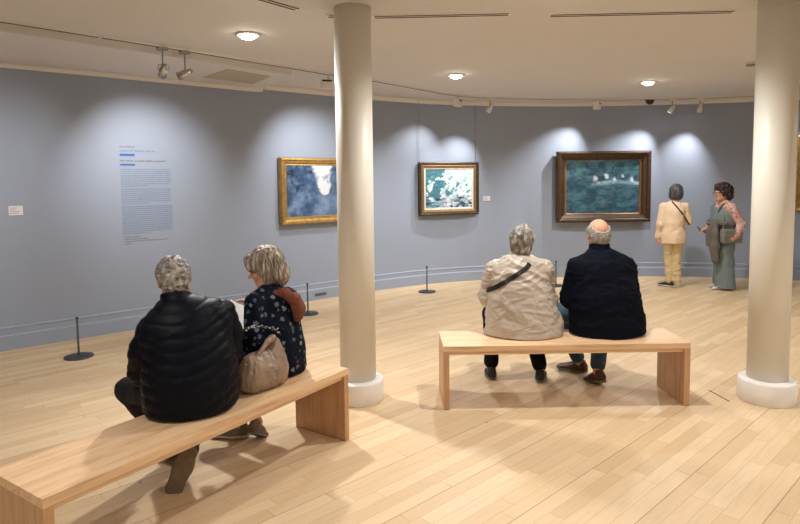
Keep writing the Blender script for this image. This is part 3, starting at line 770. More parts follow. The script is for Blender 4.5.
def head_ops(s, c, R, sc=1.0, nose=1.0):
    c = V(*c); P = lambda *p: c + R @ (V(*p) * sc); r = lambda *p: V(*p) * sc
    s.ell(P(0, -.012, .03), r(.076, .096, .088), R, .02)
    s.ell(P(0, .028, -.03), r(.062, .066, .082), R, .03)
    s.ell(P(0, .052, -.082), r(.036, .036, .028), R, .03)
    s.cone(P(-.045, .0, -.06), P(-.02, .06, -.09), .024 * sc, .02 * sc, .03)
    s.cone(P(.045, .0, -.06), P(.02, .06, -.09), .024 * sc, .02 * sc, .03)
    s.cone(P(-.03, .082, .018), P(.03, .082, .018), .012 * sc, .012 * sc, .02)           # brow
    s.ell(P(-.032, .097, -.002), r(.016, .012, .011), R, .012, 's'); s.ell(P(.032, .097, -.002), r(.016, .012, .011), R, .012, 's')
    s.cone(P(0, .088, .006), P(0, .110 * nose, -.026), .0075 * sc, .0115 * sc, .012)      # nose
    s.ell(P(-.012, .096, -.032), r(.008, .009, .007), R, .008); s.ell(P(.012, .096, -.032), r(.008, .009, .007), R, .008)
    s.cone(P(-.042, .066, -.022), P(-.036, .07, -.03), .018 * sc, .018 * sc, .025); s.cone(P(.042, .066, -.022), P(.036, .07, -.03), .018 * sc, .018 * sc, .025)
    s.ell(P(0, .086, -.054), r(.024, .010, .0055), R, .006); s.ell(P(0, .084, -.065), r(.021, .010, .006), R, .006)   # lips
    for sx in (-1, 1):
        s.cone(P(sx * .032 - .013, .088, .0085), P(sx * .032 + .013, .088, .0085), .0072 * sc, .0072 * sc, .006); s.cone(P(sx * .032 - .011, .087, -.0125), P(sx * .032 + .011, .087, -.0125), .0062 * sc, .0062 * sc, .006)
    for sx in (-1, 1):                                                                     # ears
        s.ell(P(sx * .078, -.008, -.004), r(.010, .019, .031), R @ rot('Z', sx * .35), .008)
        s.ell(P(sx * .086, -.003, -.002), r(.005, .009, .017), R, .004, 's')

def hand_ops(s, w, fwd, nrm, side, curl=.5, sc=1.0, spread=.15):
    """w wrist, fwd direction of the metacarpals, nrm palm side, side = +1 thumb on cross(fwd, nrm)"""
    w = V(*w); f = V(*fwd); f /= np.linalg.norm(f); n = V(*nrm); n = n - f * (n @ f); n /= np.linalg.norm(n); a = np.cross(f, n) * side
    Rm = np.array([a, f, n]).T
    s.ell(w + f * .048 * sc, V(.040, .052, .016) * sc, Rm, .012)
    s.cone(w - f * .02, w + f * .03 * sc, .024 * sc, .022 * sc, .02, flat=(n, .75))
    for off, ln, sp in ((.030, .068, 1), (.010, .077, .3), (-.010, .072, -.4), (-.029, .056, -1.1)):
        b = w + (f * (.088 - abs(off - .01) * .25) + a * off) * sc; d = f + a * sp * spread * .5; d /= np.linalg.norm(d); ang = curl * .5
        s.cone(w + (f * .05 + a * off * .8) * sc, b, .0095 * sc, .0095 * sc, .01)
        for q, (fr, rr) in enumerate(((.45, .0088), (.32, .0080), (.25, .0072))):
            d2 = d * math.cos(ang) + n * math.sin(ang); e = b + d2 * ln * fr * sc
            s.cone(b, e, rr * sc, rr * .93 * sc, .004); b = e; ang += curl * .75
    b = w + (f * .022 + a * .030 + n * .004) * sc; d = f * .62 + a * .62 + n * .45; d /= np.linalg.norm(d)
    m = b + d * .040 * sc; s.cone(b, m, .014 * sc, .0105 * sc, .012); d = f * .85 + a * .25 + n * .45; d /= np.linalg.norm(d)
    s.cone(m, m + d * .034 * sc, .0105 * sc, .0085 * sc, .006)

def body(parent, P, h=.006, skin='skin', scale=1.0):
    s = S(); Rh = P['R']; c = V(*P['head']); sc = P.get('hs', 1.0); nk = V(*P['neck'])
    head_ops(s, c, Rh, sc, P.get('nose', 1.0))
    s.cone(nk, c + Rh @ V(0, -.03, -.05) * sc, .056 * sc, .052 * sc, .03)
    pel, ch = V(*P['pelvis']), V(*P['chest']); tw = P.get('tw', 1.0)
    fl = (P.get('tf', (0, 1, 0)), .72)
    s.chain([pel, lerp3(pel, ch, .5), ch, lerp3(ch, nk, .75)], [.135 * tw, .12 * tw, .135 * tw, .06], .04, fl)
    for q in (0, 1):
        sh, el, wr = V(*P['sh'][q]), V(*P['el'][q]), V(*P['wr'][q])
        s.cone(lerp3(ch, nk, .7), sh, .05, .045, .04)
        s.chain([sh, el, wr], [.045, .036, .024], .015)
        hd = P['hand'][q]
        hand_ops(s, wr, hd[0], hd[1], hd[2], hd[3] if len(hd) > 3 else .5, sc * .98)
        hp, kn, an = V(*P['hip'][q]), V(*P['knee'][q]), V(*P['ank'][q])
        s.cone(pel, hp, .1 * tw, .085 * tw, .04)
        s.chain([hp, kn, an], [.078 * tw, .05, .034], .02)
        fd = P['foot'][q]; fr = foot_frame(fd); s.chain([an, an + fr @ V(0, -.03, -.05), an + fr @ V(0, .10, -.055)], [.03, .026, .022], .02)
    o = sdf('body', s, h, [M[skin], M['lip']], parent, it=1, pick=lambda ct: lips(ct, c, Rh, sc))
    for sx in (-1, 1):
        bm = bmesh.new(); p = c + Rh @ (V(sx * .032, .0765, -.002) * sc)
        bmesh.ops.create_uvsphere(bm, u_segments=20, v_segments=12, radius=.0125 * sc, matrix=Matrix.Translation(Vector(p)))
        e = obj('eye', bm, M['eye'], parent, True)
        bm = bmesh.new(); Rm = Matrix([list(r) for r in Rh]).to_4x4()
        lathe(bm, [(0, .0), (.0058 * sc, .0), (0.0035 * sc, .0014 * sc), (0, .0018 * sc)], 16, Matrix.Translation(Vector(p + Rh @ V(0, .0112, 0) * sc)) @ Rm @ Matrix.Rotation(-PI / 2, 4, 'X')); obj('iris', bm, M['black'], e, True)
    return o
def lips(ct, c, R, sc):
    q = (ct - c) @ R / sc
    return ((q[:, 0] / .024) ** 2 + ((q[:, 2] + .0595) / .0095) ** 2 < 1) & (q[:, 1] > .084).astype(int)

def foot_frame(fd):
    """fd = (direction yaw, pitch): pitch + lowers the toe"""
    if isinstance(fd, np.ndarray): return fd
    yaw, pitch = fd[0], fd[1]; roll = fd[2] if len(fd) > 2 else 0
    return rot('Z', yaw) @ rot('X', -pitch) @ rot('Y', roll)

def shoe(parent, an, fd, mat, solemat, h=.0055, sc=1.0, open_top=False):
    R = foot_frame(fd); c = V(*an) + R @ V(0, 0, -.085) * sc
    P = lambda *p: c + R @ (V(*p) * sc); up = R @ V(0, 0, 1)
    s = S(); s.cone(P(0, -.035, .04), P(.0, .06, .042), .036 * sc, .036 * sc, .03, flat=(up, 1.0)); s.cone(P(0, .06, .036), P(.004, .165, .03), .038 * sc, .034 * sc, .03, flat=(up, .72))
    s.cone(P(0, -.03, .05), P(0, -.02, .085), .035 * sc, .036 * sc, .02); s.cone(P(0, .03, .062), P(0, .09, .05), .026 * sc, .02 * sc, .03)
    s.plane(P(0, 0, .014), -up, .006); s.plane(P(0, -.01, .094), R @ V(0, .35, 1), .006)
    o = sdf('shoe', s, h, M[mat], parent, it=2)
    s = S(); s.cone(P(0, -.035, .011), P(0, .04, .011), .039 * sc, .036 * sc, .02, flat=(up, .5)); s.cone(P(0, .04, .011), P(.004, .16, .012), .038 * sc, .042 * sc, .03, flat=(up, .42))
    s.plane(P(0, 0, 0.0), -up, .004); s.plane(P(0, 0, .020), up, .004)
    so = sdf('sole', s, .0045, M[solemat], o, it=1)
    bm = bmesh.new()
    for k in range(4):
        y = .055 + k * .018; zt = .083 - k * .0095
        tube(bm, [P(-.022, y, zt - .008), P(0, y + .002, zt), P(.022, y, zt - .008)], .0024 * sc, 6)
    obj('laces', bm, M[solemat], o, True)
    return o

def wrinkle(A, f, seed=0, dirs=(1, 1, 2.6), ridge=True, rotz=0):
    d = V(*dirs)
    def g(v, N):
        P = v * d * f; w = np.c_[vnoise(P * .6, seed + 3), vnoise(P * .6, seed + 4), vnoise(P * .6, seed + 5)] * .7
        n = vnoise(P + w, seed); n2 = vnoise((P + w) * 2.1, seed + 9)
        r = (1 - 2 * np.abs(n)) * .7 + (1 - 2 * np.abs(n2)) * .3 if ridge else n
        return A * (r - .3)
    return g
def tilted(g, a):
    Q = rot('Y', a); return lambda v, N: g(v @ Q, N)
def addf(*fs): return lambda v, N: sum(f(v, N) for f in fs)

def hair_disp(A, f, c, R, dirs=(1, 1, .25), seed=0):
    def g(v, N):
        q = (v - V(*c)) @ R; n = fbm(q * V(*dirs) * f, seed, 2); return A * (1 - 2 * np.abs(n)) - A * .4
    return g

def legs(s, P, r=(.1, .07, .058), k=.03, ankle_flare=0):
    pel = V(*P['pelvis'])
    for q in (0, 1):
        hp, kn, an = V(*P['hip'][q]), V(*P['knee'][q]), V(*P['ank'][q])
        s.cone(pel, hp, r[0] * 1.15, r[0], k)
        s.chain([hp, kn, an + (kn - an) * P.get('cuff', .02)], [r[0], r[1], r[2] + ankle_flare], k)

def drape(name, parent, target, pts, width, thick, mat, lift=.004, centre=None):
    """lay a strap on a garment: pts are points outside, cast toward centre(p)"""
    me = target.data; bvh = BVHTree.FromPolygons([v.co[:] for v in me.vertices], [p.vertices[:] for p in me.polygons])
    hit = []
    for p, d in pts:
        r = bvh.ray_cast(Vector(p), Vector(d).normalized())
        if r[0] is not None: hit.append((r[0] + r[1] * lift, r[1] if r[1].dot(Vector(d)) < 0 else -r[1]))
    for _ in range(3):
        hit = [hit[0]] + [((hit[i - 1][0] + hit[i][0] * 2 + hit[i + 1][0]) / 4, (hit[i - 1][1] + hit[i][1] + hit[i + 1][1]).normalized()) for i in range(1, len(hit) - 1)] + [hit[-1]]
    return ribbon(name, [h[0] + h[1] * .002 for h in hit], [h[1] for h in hit], width, thick, mat, parent)
def ribbon(name, P, Nn, width, thick, mat, parent):
    bm = bmesh.new(); rows = []
    for i, p in enumerate(P):
        t = (Vector(P[min(i + 1, len(P) - 1)]) - Vector(P[max(i - 1, 0)])).normalized(); n = Vector(Nn[i]); n = (n - t * n.dot(t)).normalized(); b = t.cross(n); p = Vector(p)
        rows.append([bm.verts.new(p + b * sx * width / 2 + n * sn * thick / 2) for sx, sn in ((-1, -1), (1, -1), (1, 1), (-1, 1))])
    for a, b in zip(rows[:-1], rows[1:]):
        for k in range(4): bm.faces.new((a[k], a[(k + 1) % 4], b[(k + 1) % 4], b[k]))
    bm.faces.new(rows[0]); bm.faces.new(rows[-1][::-1]); bmesh.ops.recalc_face_normals(bm, faces=bm.faces)
    return obj(name, bm, M[mat], parent)

def person(x, y, deg, lab):
    return empty('person', (x, y, 0), math.radians(deg), label=lab, cat='person')
def to_local(root, p):
    a = -root.rotation_euler[2]; dx, dy = p[0] - root.location[0], p[1] - root.location[1]
    return (dx * math.cos(a) - dy * math.sin(a), dx * math.sin(a) + dy * math.cos(a), p[2])

ZS = SEAT + .003
# ---------------------------------------------------------------- man in the navy quilted jacket
r = person(-1.13, 3.10, 24, 'man with curly grey hair in a navy quilted jacket on the left bench')
Lc = lambda *p: to_local(r, p)
P = dict(pelvis=(0, .02, .585), chest=(-.01, .06, .87), neck=(-.03, .09, 1.04), head=(-.04, .135, 1.155), R=head_frame(.05, .42, -.10), tf=(0, 1, 0), tw=.98,
         sh=[(-.165, .07, .91), (.195, .08, .965)], el=[(-.215, .12, .68), (.238, .15, .71)], wr=[(-.15, .33, .63), (.10, .34, .64)],
         hand=[((.5, 1, -.25), (0, -.2, -1), 1, .5), ((-.5, 1, -.25), (0, -.2, -1), -1, .5)],
         hip=[(-.10, .03, .565), (.10, .03, .565)], knee=[Lc(-1.525, 3.27, .535), (.06, .50, .54)], ank=[Lc(-1.37, 3.50, .10), Lc(-1.175, 3.215, .205)],
         foot=[(.5, 0), rot('Z', -math.radians(24)) @ frame((-.42, .06, -.88), (-.12, .985, .12))], cuff=.06)
body(r, P, .006, 'skin2')
s = S(); c = V(*P['head']); R = P['R']
s.ell(c + R @ V(0, -.014, .034), V(.087, .105, .096), R); s.ell(c + R @ V(0, -.05, -.03), V(.066, .055, .06), R, .03)
s.ell(c + R @ V(0, .10, -.03), V(.085, .07, .085), R, .02, 's'); s.ell(c + R @ V(-.098, .004, -.014), V(.026, .030, .045), R, .01, 's'); s.ell(c + R @ V(.098, .004, -.014), V(.026, .030, .045), R, .01, 's')
sdf('hair', s, .0045, M['hair_grey'], r, hair_disp(.011, 30, c, R, (1, 1, 1), 4))
s = S()
pel = V(*P['pelvis'])
for q in (0, 1):
    hp, kn, an = V(*P['hip'][q]), V(*P['knee'][q]), V(*P['ank'][q]); s.cone(pel, hp, .115, .092, .03); s.chain([hp, kn], [.09, .062 if q == 0 else .072], .03)
s.plane((0, 0, ZS), (0, 0, -1), .015)
tro_low = []
s2 = S()
for q in (0, 1):
    kn, an = V(*P['knee'][q]), V(*P['ank'][q]); e = an + (kn - an) * (.10 if q else .10); s.ops.append(('cone', kn, e, .068, .064 if q == 0 else .056, None, .03, 'u'))
sdf('trousers', s, .006, M['charcoal'], r, wrinkle(.006, 9, 3, (1, 1, 1)))
shoe(r, P['ank'][0], P['foot'][0], 'dark_shoe', 'sole_brown'); shoe(r, P['ank'][1], P['foot'][1], 'dark_shoe', 'sole_brown', sc=1.16)
# jacket body with quilted channels
s = S(); fl = ((0, 1, 0), .80)
s.chain([(.02, .02, .50), (.018, .015, .60), (.018, .04, .74), (.01, .06, .86)], [.235, .235, .228, .212], .05, fl)
s.chain([(-.135, .065, .90), (.165, .075, .950)], [.085, .085], .09)
s.cone((-.012, .06, .88), (-.025, .08, 1.0), .17, .085, .08, fl)
J = s
def quilt(X, Y, Z):
    cl = Z - .16 * X + .035 * np.cos(X * 9) ; w = np.abs(np.sin(PI * cl / .062)) ** .55
    return (.0065 * (1 - w)).astype(np.float32)
s.fn(quilt)
s.plane((0, 0, ZS + .004), (0, .02, -1), .03)
jk = sdf('jacket', s, .006, M['navy_puffer'], r, addf(wrinkle(.004, 14, 8, (1, 1, 1))), it=1)
s = S()
s.chain([(-.03, .065, 1.02), (-.038, .085, 1.085)], [.088, .078], .02)
s.ell((-.045, .12, 1.115), (.062, .062, .05), None, .01, 's'); s.plane((-.04, .08, 1.098), (0, .25, 1), .01)
sdf('collar', s, .006, M['navy_puffer'], jk, wrinkle(.002, 18, 1, (1, 1, 3)))
for q, nm in ((0, 'sleeve'), (1, 'sleeve')):
    s = S(); sh, el, wr = (V(*P[k][q]) for k in ('sh', 'el', 'wr')); sg = -1 if q == 0 else 1
    s.chain([sh, lerp3(sh, el, .5) + V(.012 * sg, -.01, 0), el, lerp3(el, wr, .92)], [.078, .078, .072, .052], .03)
    def qs(X, Y, Z): return (.006 * (1 - np.abs(np.sin(PI * (Z - .16 * X) / .062)) ** .55)).astype(np.float32)
    s.fn(qs); sdf(nm, s, .006, M['navy_puffer'], jk, wrinkle(.003, 12, 2 + q, (1, 1, 1)))

# ---------------------------------------------------------------- woman in the floral top
r = person(-.765, 3.715, 56, 'woman with grey-blond bob in a dark floral top, in profile, reading on the left bench')
Lc = lambda *p: to_local(r, p)
P = dict(pelvis=(0, .0, .575), chest=(0, .05, .82), neck=(-.005, .10, .975), head=Lc(-.865, 3.80, 1.132), R=head_frame(.72, .32, -.05), tw=.88, hs=.97, nose=1.06,
         sh=[(-.15, .055, .925), (.145, .07, .925)], el=[(-.19, .02, .70), (.15, .22, .72)], wr=[Lc(-1.03, 3.62, .70), Lc(-.955, 3.86, .885)],
         hand=[((-.1, 1, 0), (.3, 0, -1), 1, .6), ((-.45, .55, .25), (-.4, .0, -1), -1, .75)],
         hip=[(-.09, .02, .56), (.09, .02, .56)], knee=[(-.08, .46, .535), (.10, .46, .53)], ank=[Lc(-.945, 3.80, .12), Lc(-1.075, 3.845, .088)],
         foot=[(math.radians(-70), .55), (math.radians(34), 0)], cuff=.2)
body(r, P, .0055, 'skin')
c = V(*P['head']); R = P['R']
s = S(); s.ell(c + R @ V(0, -.018, .038), V(.098, .118, .102), R); s.ell(c + R @ V(0, -.06, -.045), V(.092, .068, .09), R, .04)
s.cone(c + R @ V(-.076, .0, .0), c + R @ V(-.070, .012, -.095), .030, .020, .03); s.cone(c + R @ V(.076, .0, .0), c + R @ V(.070, .012, -.095), .030, .020, .03)
s.cone(c + R @ V(-.03, .075, .085), c + R @ V(-.062, .085, .035), .028, .016, .03); s.cone(c + R @ V(.03, .075, .085), c + R @ V(.066, .075, .03), .028, .016, .03)
s.ell(c + R @ V(0, .112, -.05), V(.075, .085, .095), R, .012, 's')
s.cone(c + R @ V(0, -.06, -.06), c + R @ V(0, -.055, -.135), .075, .045, .04)
s.plane(c + R @ V(0, -.02, -.155), R @ V(0, -.2, -1), .02)
sdf('hair', s, .0045, M['hair_blond'], r, hair_disp(.006, 60, c, R, (1, 1, .07), 4))
s = S(); legs(s, P, (.092, .066, .05)); s.plane((0, 0, ZS), (0, 0, -1), .015)
s.ops = [o for o in s.ops if o[0] != 'plane']
t_ops = []
s = S(); pel = V(*P['pelvis'])
for q in (0, 1): s.cone(pel, P['hip'][q], .105, .09, .03); s.cone(P['hip'][q], P['knee'][q], .088, .064, .03)
s.plane((0, 0, ZS), (0, 0, -1), .015)
for q in (0, 1): kn, an = V(*P['knee'][q]), V(*P['ank'][q]); s.ops.append(('cone', kn, an + (kn - an) * .22, .06, .046, None, .03, 'u'))
sdf('trousers', s, .006, M['navy_trouser'], r, wrinkle(.004, 9, 3, (1, 1, 1)))
shoe(r, P['ank'][0], P['foot'][0], 'grey_shoe', 'sole_grey', sc=.92); shoe(r, P['ank'][1], P['foot'][1], 'grey_shoe', 'sole_white', sc=.95)
s = S(); fl = ((0, 1, 0), .78)
s.chain([(0, .0, .50), (0, .0, .62), (0, .03, .76), (0, .055, .86)], [.175, .168, .160, .150], .05, fl)
s.chain([(-.12, .085, .925), (.12, .075, .925)], [.060, .060], .06); s.cone((0, .06, .90), (-.004, .09, .965), .12, .072, .05, fl)
for q in (0, 1):
    sh, el, wr = (V(*P[k][q]) for k in ('sh', 'el', 'wr')); s.chain([sh, el, lerp3(el, wr, .45)], [.064, .064, .062], .03)
s.plane((0, 0, ZS + .002), (0, 0, -1), .02)
top = sdf('floral_top', s, .006, M['floral'], r, wrinkle(.009, 10, 5, (1, 1, .8)))
s = S()   # rust cardigan round the shoulders
s.chain([(-.03, -.0, .99), (.01, -.045, .985), (.05, -.085, .945), (.065, -.105, .89), (.06, -.11, .84), (.055, -.105, .82)], [.018, .028, .034, .036, .030, .02], .03)
s.chain([(-.12, .09, .985), (-.10, .155, .94), (-.085, .17, .87), (-.08, .175, .83)], [.022, .028, .028, .022], .03)
sdf('cardigan', s, .005, M['rust'], r, wrinkle(.010, 16, 6, (1, 1, 1)))
# her shoulder bag
bagx, bagy = -.815, 3.435
b = empty('handbag', (bagx, bagy, SEAT + .002), math.radians(50), label='slouchy taupe leather handbag on the left bench between the man and woman', cat='handbag')
s = S(); s.ell((0, 0, .085), (.155, .085, .12), None, .03); s.ell((-.08, 0, .075), (.085, .078, .10), None, .04); s.ell((.085, 0, .085), (.075, .07, .12), None, .04); s.cone((-.10, 0, .18), (.10, .01, .19), .022, .022, .06)
s.cone((.085, .0, .12), (.10, .0, .25), .055, .030, .05); s.plane((0, 0, 0), (0, 0, -1), .03)
bb = sdf('bag_body', s, .005, M['taupe'], b, addf(wrinkle(.012, 11, 12, (1.6, 1.6, .55)), wrinkle(.004, 30, 2, (1, 1, .7))))
s = S(); s.chain([(.10, .0, .235), (.075, -.005, .285), (.04, -.01, .272), (-.04, -.02, .215), (-.12, -.015, .17), (-.15, .0, .12)], [.018, .020, .016, .010, .010, .010], .015, )
sdf('handle', s, .004, M['taupe'], b, wrinkle(.002, 40, 3))
bm = bmesh.new(); tube(bm, [(.115, -.035, .14), (.12, -.04, .17), (.118, -.038, .20)], .004); tube(bm, [(-.02, -.088, .12), (.05, -.086, .125)], .003); obj('zip', bm, M['grey_metal'], b, True)
sl = [(-.15, .03, .16), (-.19, .05, .25), (-.15, .04, .335), (-.05, .0, .375), (.06, -.01, .345), (.13, -.01, .30)]
sp = [tuple(p) for p in catmull(sl, 8)]
ribbon('shoulder_strap', sp, [(0, -.6, .8)] * len(sp), .022, .004, 'stripe', b)
# the white leaflet
lf = empty('leaflet', (-.905, 3.60, .79), math.radians(10), label='white paper leaflet held open by the woman in the floral top', cat='leaflet')
bm = bmesh.new(); n = 10
for sgn, x0 in ((1, 0), (-1, 0)):
    rows = []
    for i in range(n + 1):
        u = i / n; rows.append([(sgn * u * .15, -.05 * u + .02 * math.sin(u * 3) * 1, 0), (sgn * u * .15, .02 - .05 * u + .02 * math.sin(u * 3), .26)])
    vs = [[bm.verts.new((a[0], a[1], a[2] - .04)) for a in rw] for rw in rows]
    for a, c_ in zip(vs[:-1], vs[1:]): bm.faces.new((a[0], c_[0], c_[1], a[1]))
bmesh.ops.remove_doubles(bm, verts=bm.verts, dist=1e-5); bmesh.ops.recalc_face_normals(bm, faces=bm.faces)
o = obj('pages', bm, M['paper'], lf); md = o.modifiers.new('t', 'SOLIDIFY'); md.thickness = .0012
lf.rotation_euler = (math.radians(-60), math.radians(8), math.radians(14))

# ---------------------------------------------------------------- woman in the cream raincoat
r = person(.925, 4.63, -3, 'woman with short ash-grey hair in a cream raincoat, seated on the right bench')
P = dict(pelvis=(0, .0, .585), chest=(.005, .0, .88), neck=(.02, .03, 1.04), head=(.028, .055, 1.178), R=head_frame(-.25, .08, .06), tw=.95,
         sh=[(-.185, .02, .965), (.185, .02, .965)], el=[(-.232, .05, .755), (.232, .08, .70)], wr=[(-.16, .29, .66), (.19, .31, .62)],
         hand=[((.45, 1, -.2), (0, -.2, -1), 1, .5), ((-.3, 1, -.2), (0, -.2, -1), -1, .5)],
         hip=[(-.1, .02, .56), (.1, .02, .56)], knee=[(-.17, .47, .53), (.15, .46, .53)], ank=[(-.185, .335, .088), (.215, .27, .088)], foot=[(.05, 0), (-.25, 0)], cuff=.12)
body(r, P, .0065)
c = V(*P['head']); R = P['R']
s = S(); s.ell(c + R @ V(0, -.018, .036), V(.098, .114, .098), R); s.ell(c + R @ V(0, -.055, -.03), V(.084, .06, .075), R, .03); s.cone(c + R @ V(.0, .06, .10), c + R @ V(.02, -.03, .115), .03, .035, .03)
s.cone(c + R @ V(0, -.06, -.06), c + R @ V(0, -.055, -.10), .05, .035, .03)
s.ell(c + R @ V(0, .10, -.035), V(.075, .065, .085), R, .015, 's')
sdf('hair', s, .0045, M['hair_greyblond'], r, hair_disp(.007, 24, c, R, (1, 1, .5), 14))
s = S(); pel = V(*P['pelvis'])
for q in (0, 1): s.cone(pel, P['hip'][q], .12, .10, .03); s.cone(P['hip'][q], P['knee'][q], .094, .072, .03)
s.plane((0, 0, ZS), (0, 0, -1), .015)
for q in (0, 1): kn, an = V(*P['knee'][q]), V(*P['ank'][q]); s.ops.append(('cone', kn, an + (kn - an) * .1, .072, .06, None, .03, 'u'))
sdf('trousers', s, .0065, M['navy_trouser'], r, wrinkle(.005, 9, 3, (1, 1, 1)))
shoe(r, P['ank'][0], P['foot'][0], 'dark_shoe', 'sole_grey'); shoe(r, P['ank'][1], P['foot'][1], 'dark_shoe', 'sole_grey')
s = S(); fl = ((0, 1, 0), .72)
s.chain([(.025, -.01, .47), (.02, -.01, .56), (.01, -.01, .68), (.0, .0, .80), (.0, .01, .90)], [.305, .27, .245, .225, .205], .05, fl)
s.chain([(-.165, .02, .96), (.165, .02, .965)], [.074, .074], .07); s.cone((0, .01, .93), (.008, .02, 1.01), .15, .085, .06, fl)
s.chain([(.01, .03, 1.02), (.012, .035, 1.055)], [.078, .072], .02)
s.ops.append(('cone', V(.30, .08, .52), V(.24, .0, .56), .05, .09, None, .05, 'u'))
s.ell((.012, .05, 1.10), (.058, .058, .05), None, .01, 's')
s.plane((0, 0, ZS + .002), (0, 0, -1), .012)
coat = sdf('raincoat', s, .006, M['cream_nylon'], r, addf(tilted(wrinkle(.013, 5.5, 21, (.8, 1, 1.9)), .45), tilted(wrinkle(.006, 12, 31, (.8, 1, 1.7)), -.35), wrinkle(.002, 26, 5, (1, 1, 1.2))), it=3)
for q in (0, 1):
    s = S(); sh, el, wr = (V(*P[k][q]) for k in ('sh', 'el', 'wr')); s.chain([sh, el, lerp3(el, wr, .95)], [.083, .076, .054], .03)
    sdf('sleeve', s, .006, M['cream_nylon'], coat, addf(wrinkle(.013, 8, 41 + q, (1, 1, 2)), wrinkle(.004, 22, 5, (1, 1, 1.5))), it=2)
pts = [((lerp3((.075, -.6, 1.03), (-.31, -.6, .775), t)), (0, 1, 0)) for t in np.linspace(0, 1, 26)]
pts = [((.085, yy, 1.4), (0, 0, -1)) for yy in (.05, .03, .01)] + pts
drape('crossbody_strap', r, coat, pts, .036, .003, 'black', .006)

# ---------------------------------------------------------------- balding man in the navy jacket
r = person(1.565, 4.60, 0, 'balding grey-haired man in a dark navy jacket on the right bench')
P = dict(pelvis=(.02, .0, .60), chest=(.0, .03, .92), neck=(-.015, .05, 1.09), head=(-.015, .075, 1.235), R=head_frame(.0, .18, 0), tw=1.02, hs=1.03,
         sh=[(-.19, .03, .985), (.19, .03, .985)], el=[(-.235, .07, .74), (.245, .09, .74)], wr=[(-.13, .33, .66), (.13, .34, .66)],
         hand=[((.45, 1, -.2), (0, -.2, -1), 1, .5), ((-.4, 1, -.2), (0, -.2, -1), -1, .5)],
         hip=[(-.1, .02, .56), (.12, .02, .56)], knee=[(-.19, .48, .54), (.16, .47, .54)], ank=[(-.035, .47, .10), (.035, .20, .10)], foot=[(math.radians(62), .0, -.25), (math.radians(22), .25)], cuff=.1)
body(r, P, .0065)
c = V(*P['head']); R = P['R']
s = S(); s.ell(c + R @ V(0, -.016, .025) , V(.090, .104, .085), R); s.ell(c + R @ V(0, -.055, -.03), V(.074, .055, .06), R, .03)
s.ell(c + R @ V(0, .02, .110), V(.086, .140, .085), R, .01, 's'); s.ell(c + R @ V(0, -.085, .078), V(.062, .065, .070), R, .02, 's')
s.ell(c + R @ V(0, .10, -.03), V(.10, .085, .10), R, .02, 's')
for sx in (-1, 1): s.ell(c + R @ V(sx * .1, .004, -.014), V(.026, .028, .04), R, .01, 's')
sdf('hair', s, .0045, M['hair_white'], r, hair_disp(.006, 50, c, R, (1, 1, .5), 24))
s = S(); pel = V(*P['pelvis'])
for q in (0, 1): s.cone(pel, P['hip'][q], .125, .10, .03); s.cone(P['hip'][q], P['knee'][q], .096, .074, .03)
s.plane((0, 0, ZS), (0, 0, -1), .015)
for q in (0, 1): kn, an = V(*P['knee'][q]), V(*P['ank'][q]); s.ops.append(('cone', kn, an + (kn - an) * .12, .072, .06, None, .03, 'u'))
sdf('trousers', s, .0065, M['jeans'], r, wrinkle(.005, 9, 3, (1, 1, 1)))
shoe(r, P['ank'][0], P['foot'][0], 'brown_shoe', 'sole_brown'); shoe(r, P['ank'][1], P['foot'][1], 'brown_shoe', 'sole_brown')
s = S(); fl = ((0, 1, 0), .72)
s.chain([(.04, .0, .47), (.035, .0, .58), (.01, .0, .74), (.0, .02, .90)], [.285, .27, .25, .225], .05, fl)
s.chain([(-.17, .035, .975), (.165, .035, .975)], [.085, .085], .09); s.cone((0, .03, .96), (-.01, .04, 1.05), .17, .095, .06, fl)
s.plane((0, 0, ZS + .002), (0, 0, -1), .02)
coat = sdf('jacket', s, .0065, M['navy_wool'], r, addf(wrinkle(.010, 6, 51, (.8, 1, 1.6)), wrinkle(.004, 18, 5, (1, 1, 1.5))), it=2)
s = S(); s.chain([(-.012, .035, 1.06), (-.014, .05, 1.165)], [.086, .078], .02, None); s.ell((-.015, .07, 1.19), (.066, .066, .07), None, .01, 's'); s.plane((0, .05, 1.17), (0, .15, 1), .01)
sdf('collar', s, .006, M['navy_wool'], coat, wrinkle(.003, 14, 9))
for q in (0, 1):
    s = S(); sh, el, wr = (V(*P[k][q]) for k in ('sh', 'el', 'wr')); s.chain([sh, el, lerp3(el, wr, .95)], [.082, .076, .052], .03)
    sdf('sleeve', s, .0065, M['navy_wool'], coat, wrinkle(.009, 9, 61 + q, (1, 1, 1.6)), it=2)

# ---------------------------------------------------------------- standing woman in cream and straw
r = person(4.165, 9.10, -14, 'standing woman with dark grey bob, cream blazer and straw-coloured trousers, facing the wall')
P = dict(pelvis=(0, .0, .86), chest=(0, .0, 1.13), neck=(.0, .01, 1.30), head=(.035, .035, 1.445), R=head_frame(-.35, .08, .0), tw=.85, hs=.98,
         sh=[(-.15, .0, 1.235), (.15, .0, 1.235)], el=[(-.195, -.02, .96), (.215, .02, 1.0)], wr=[(-.225, .03, .745), (.13, .20, 1.05)],
         hand=[((0, .1, -1), (1, 0, 0), 1, .5), ((-.8, .5, .2), (0, -.6, -.6), -1, .6)],
         hip=[(-.085, .0, .83), (.085, .0, .83)], knee=[(-.06, .03, .46), (.05, .0, .46)], ank=[(-.05, .0, .088), (.055, -.04, .088)], foot=[(.95, 0), (.35, 0)], cuff=.06)
body(r, P, .007)
c = V(*P['head']); R = P['R']
s = S(); s.ell(c + R @ V(0, -.014, .03), V(.096, .112, .100), R); s.ell(c + R @ V(0, -.04, -.05), V(.098, .080, .080), R, .04)
s.ell(c + R @ V(0, .12, -.04), V(.068, .065, .09), R, .012, 's'); s.plane(c + R @ V(0, -.02, -.125), (0, 0, -1), .02)
sdf('hair', s, .0055, M['hair_dark'], r, hair_disp(.010, 34, c, R, (1, 1, .5), 4))
